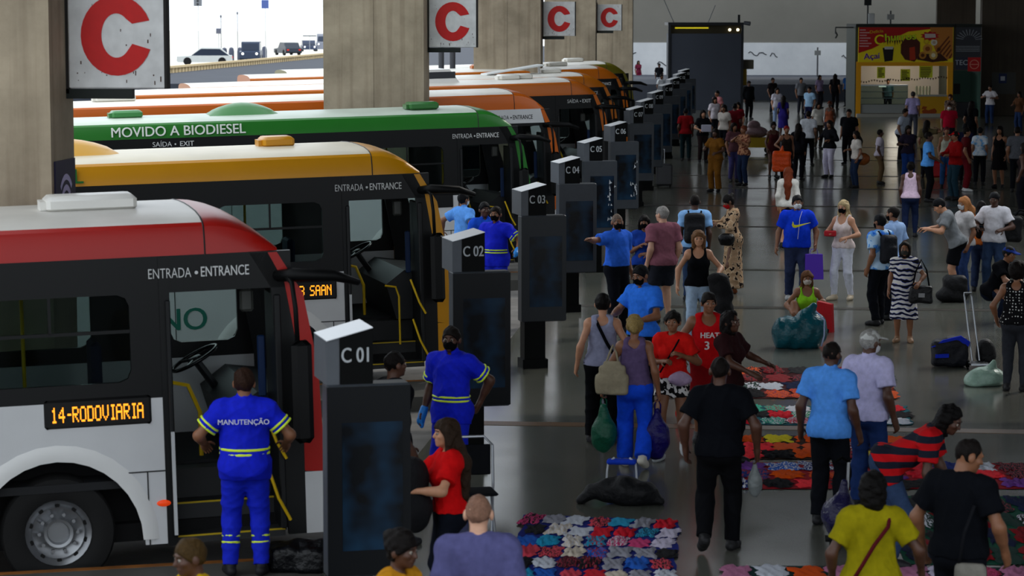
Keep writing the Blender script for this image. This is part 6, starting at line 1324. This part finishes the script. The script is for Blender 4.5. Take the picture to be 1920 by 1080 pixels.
# ------------------------------------------------------------------ blankets with clothes for sale
GAR = []; ASP = []
def garment_mesh(seed):
    rs = np.random.RandomState(seed); n, m_ = 14, 10; rows = []
    ph = rs.rand(8) * 6.28; asp = rs.uniform(.55, .95)
    def hgt(x, y): return .035 + .018 * math.sin(9 * x + ph[0] + 5 * y) + .016 * math.sin(14 * y + ph[1] - 7 * x) + .010 * math.sin(23 * x + 17 * y + ph[2]) + .008 * math.sin(31 * x - 20 * y + ph[5])
    for j in range(m_ + 1):
        v = j / m_; row = []
        for i in range(n + 1):
            u = i / n; a = 2 * u - 1; b_ = 2 * v - 1
            ex = 1 + .16 * math.sin(5 * b_ + ph[3]) + .10 * math.sin(11 * b_ + ph[6]); ey = 1 + .2 * math.sin(4 * a + ph[4]) + .10 * math.sin(9 * a + ph[7])
            edge = max(0.0, min(1, (1 - max(abs(a), abs(b_))) * 4)); row.append((a * .5 * ex, b_ * .5 * asp * ey, .004 + edge ** .6 * max(.012, hgt(a, b_))))
        rows.append(row)
    ASP.append(asp); b = MB(); b.grid(rows); o = b.build('garment', mat('#888888'), None, smooth='all'); me = o.data; bpy.data.objects.remove(o); return me
GAR = [garment_mesh(i) for i in range(9)]
used_g = set()
CN = {'#b8bcc6': 'pale grey', '#c4404f': 'coral', '#c01a2a': 'red', '#b83a6a': 'pink', '#1a2a6a': 'navy', '#1f56b0': 'blue', '#1f8ab0': 'turquoise', '#141418': 'black', '#6a4a5a': 'plum', '#8a8a94': 'grey', '#c4b8a8': 'cream', '#c84a0c': 'orange', '#c08a0c': 'mustard',
      '#c8b818': 'yellow', '#7a0f18': 'dark red', '#1f7a58': 'green', '#3aa088': 'mint', '#e8303a': 'bright red', '#6a3a8a': 'violet', '#223a34': 'dark green', '#101a3a': 'dark blue', '#a86a8a': 'mauve', '#b8b0c4': 'white'}
def blanket(label, short, quad, col, items, seed, sz=(.22, .38), rows=4, cols=5, thick=.012):
    c = [G(*q) for q in quad]        # far left, far right, near right, near left
    rs = random.Random(seed); ctr = sum(c, Vector()) / 4
    def at(u, v): return (c[0] * (1 - u) + c[1] * u) * (1 - v) + (c[3] * (1 - u) + c[2] * u) * v
    b = MB(); N_ = 16; top = []
    for j in range(N_ + 1):
        r = []
        for i in range(N_ + 1):
            u, v = i / N_, j / N_; p = at(u, v) - ctr; e = .02 * math.sin(7 * v * 3 + seed) * (1 if i in (0, N_) else 0)
            r.append((p.x + e, p.y, .004 + .008 * (.5 + .5 * math.sin(u * 17 + seed) * math.sin(v * 13 + seed * 2))))
        top.append(r)
    b.grid(top); o = b.build('blanket', fab(col), None, smooth='all', loc=(ctr.x, ctr.y, 0)); tag(o, label, 'blanket')
    nr, nc = rows, cols
    for j in range(nr):
        for i in range(nc):
            for rep in range(1):
                cc = rs.choice(items); u = (i + .5 + rs.uniform(-.06, .06) + (.12 if j % 2 else -.12)) / nc; v = (j + .5 + rs.uniform(-.07, .07)) / nr; p = at(u, v)
                gi = rs.randrange(len(GAR)); g = bpy.data.objects.new('garment', GAR[gi]); C.objects.link(g)
                cw, cd = (at((i + 1) / nc, v) - at(i / nc, v)).length, (at(u, (j + 1) / nr) - at(u, j / nr)).length
                g.location = (p.x, p.y, .013); e_ = at(u, .5) ; d_ = at(1, v) - at(0, v)
                g.rotation_euler = (0, 0, math.atan2(d_.y, d_.x) + rs.uniform(-.10, .10) + (PI if rs.random() < .5 else 0)); g.scale = (cw * rs.uniform(.80, .96), cd / ASP[gi] * rs.uniform(.78, .94), rs.uniform(.25, .55))
                g.material_slots[0].link = 'OBJECT'; g.material_slots[0].material = fab(cc) if rs.random() < .6 else pattern('spots', [cc, rs.choice(['#c4c4cc', '#16161a', cc, '#8a2a3a'])], 13 + (i % 3) * 5, .53)
                rown = ['back', 'second', 'third', 'fourth', 'fifth', 'sixth'][j] if j < nr - 1 else 'front'; coln = ['first', 'second', 'third', 'fourth', 'fifth', 'sixth', 'seventh', 'eighth', 'ninth'][i]
                tag(g, '%s garment, %s from left, %s row of the %s' % (CN[cc], coln, rown, short), 'garment', 'garments on the %s' % short)
    return o
blanket('blue blanket covered with pale, pink and red garments at the bottom centre', 'blue blanket', [(985, 966), (1275, 978), (1262, 1092), (950, 1092)], '#151f6a', ['#b8bcc6', '#c4404f', '#c01a2a', '#b83a6a', '#b8bcc6', '#1f56b0', '#1f8ab0', '#b8b0c4', '#8a8a94', '#141418', '#c4b8a8'], 4, rows=6, cols=7)
blanket('dark red and black blanket of goods behind the black T-shirt walker', 'dark red blanket', [(1385, 690), (1668, 692), (1680, 748), (1375, 748)], '#3a0c10', ['#141418', '#7a0f18', '#101a3a', '#7a0f18', '#b8bcc6', '#141418', '#223a34', '#c84a0c'], 11, sz=(.36, .56), rows=4, cols=6)
blanket('teal blanket with mint and red garments', 'teal blanket', [(1392, 762), (1700, 762), (1712, 798), (1385, 798)], '#1a5560', ['#c01a2a', '#3aa088', '#141418', '#1f7a58', '#b8bcc6', '#7a0f18', '#c4404f'], 21, sz=(.3, .45), rows=3, cols=7)
blanket('dark blanket with orange and mustard garments', 'orange goods blanket', [(1388, 818), (1715, 820), (1728, 862), (1380, 862)], '#2a1810', ['#c84a0c', '#c08a0c', '#141418', '#c84a0c', '#e8303a', '#c8b818', '#7a0f18'], 31, sz=(.34, .5), rows=3, cols=6)
blanket('long red blanket with mixed bright garments', 'long red blanket', [(1385, 868), (1935, 870), (1945, 918), (1372, 918)], '#8a0f1c', ['#c8b818', '#1a2a6a', '#e8303a', '#1f56b0', '#141418', '#c84a0c', '#6a3a8a', '#c01a2a', '#b8bcc6', '#7a0f18'], 41, sz=(.3, .46), rows=3, cols=9)
blanket('green blanket with dark blue garments at the right edge', 'green blanket', [(1690, 932), (1950, 932), (1965, 1060), (1690, 1060)], '#0f4a38', ['#101a3a', '#141418', '#1a2a6a', '#223a34', '#7a0f18', '#141418'], 51, sz=(.34, .5), rows=4, cols=5)
blanket('dark teal blanket cut by the bottom edge of the photo', 'bottom edge blanket', [(1358, 1062), (1950, 1066), (1960, 1150), (1350, 1150)], '#12302e', ['#b83a6a', '#b8bcc6', '#c84a0c', '#a86a8a', '#c01a2a', '#b8b0c4', '#1f56b0'], 61, sz=(.2, .32), rows=3, cols=9)
p = G(1708, 845); g = bpy.data.objects.new('garment', GAR[2]); C.objects.link(g); g.location = (p.x, p.y, .014); g.scale = (.34, .8, .6); g.material_slots[0].link = 'OBJECT'; g.material_slots[0].material = fab('#c8b818'); tag(g, 'large plain yellow cloth spread beside the striped polo', 'garment')
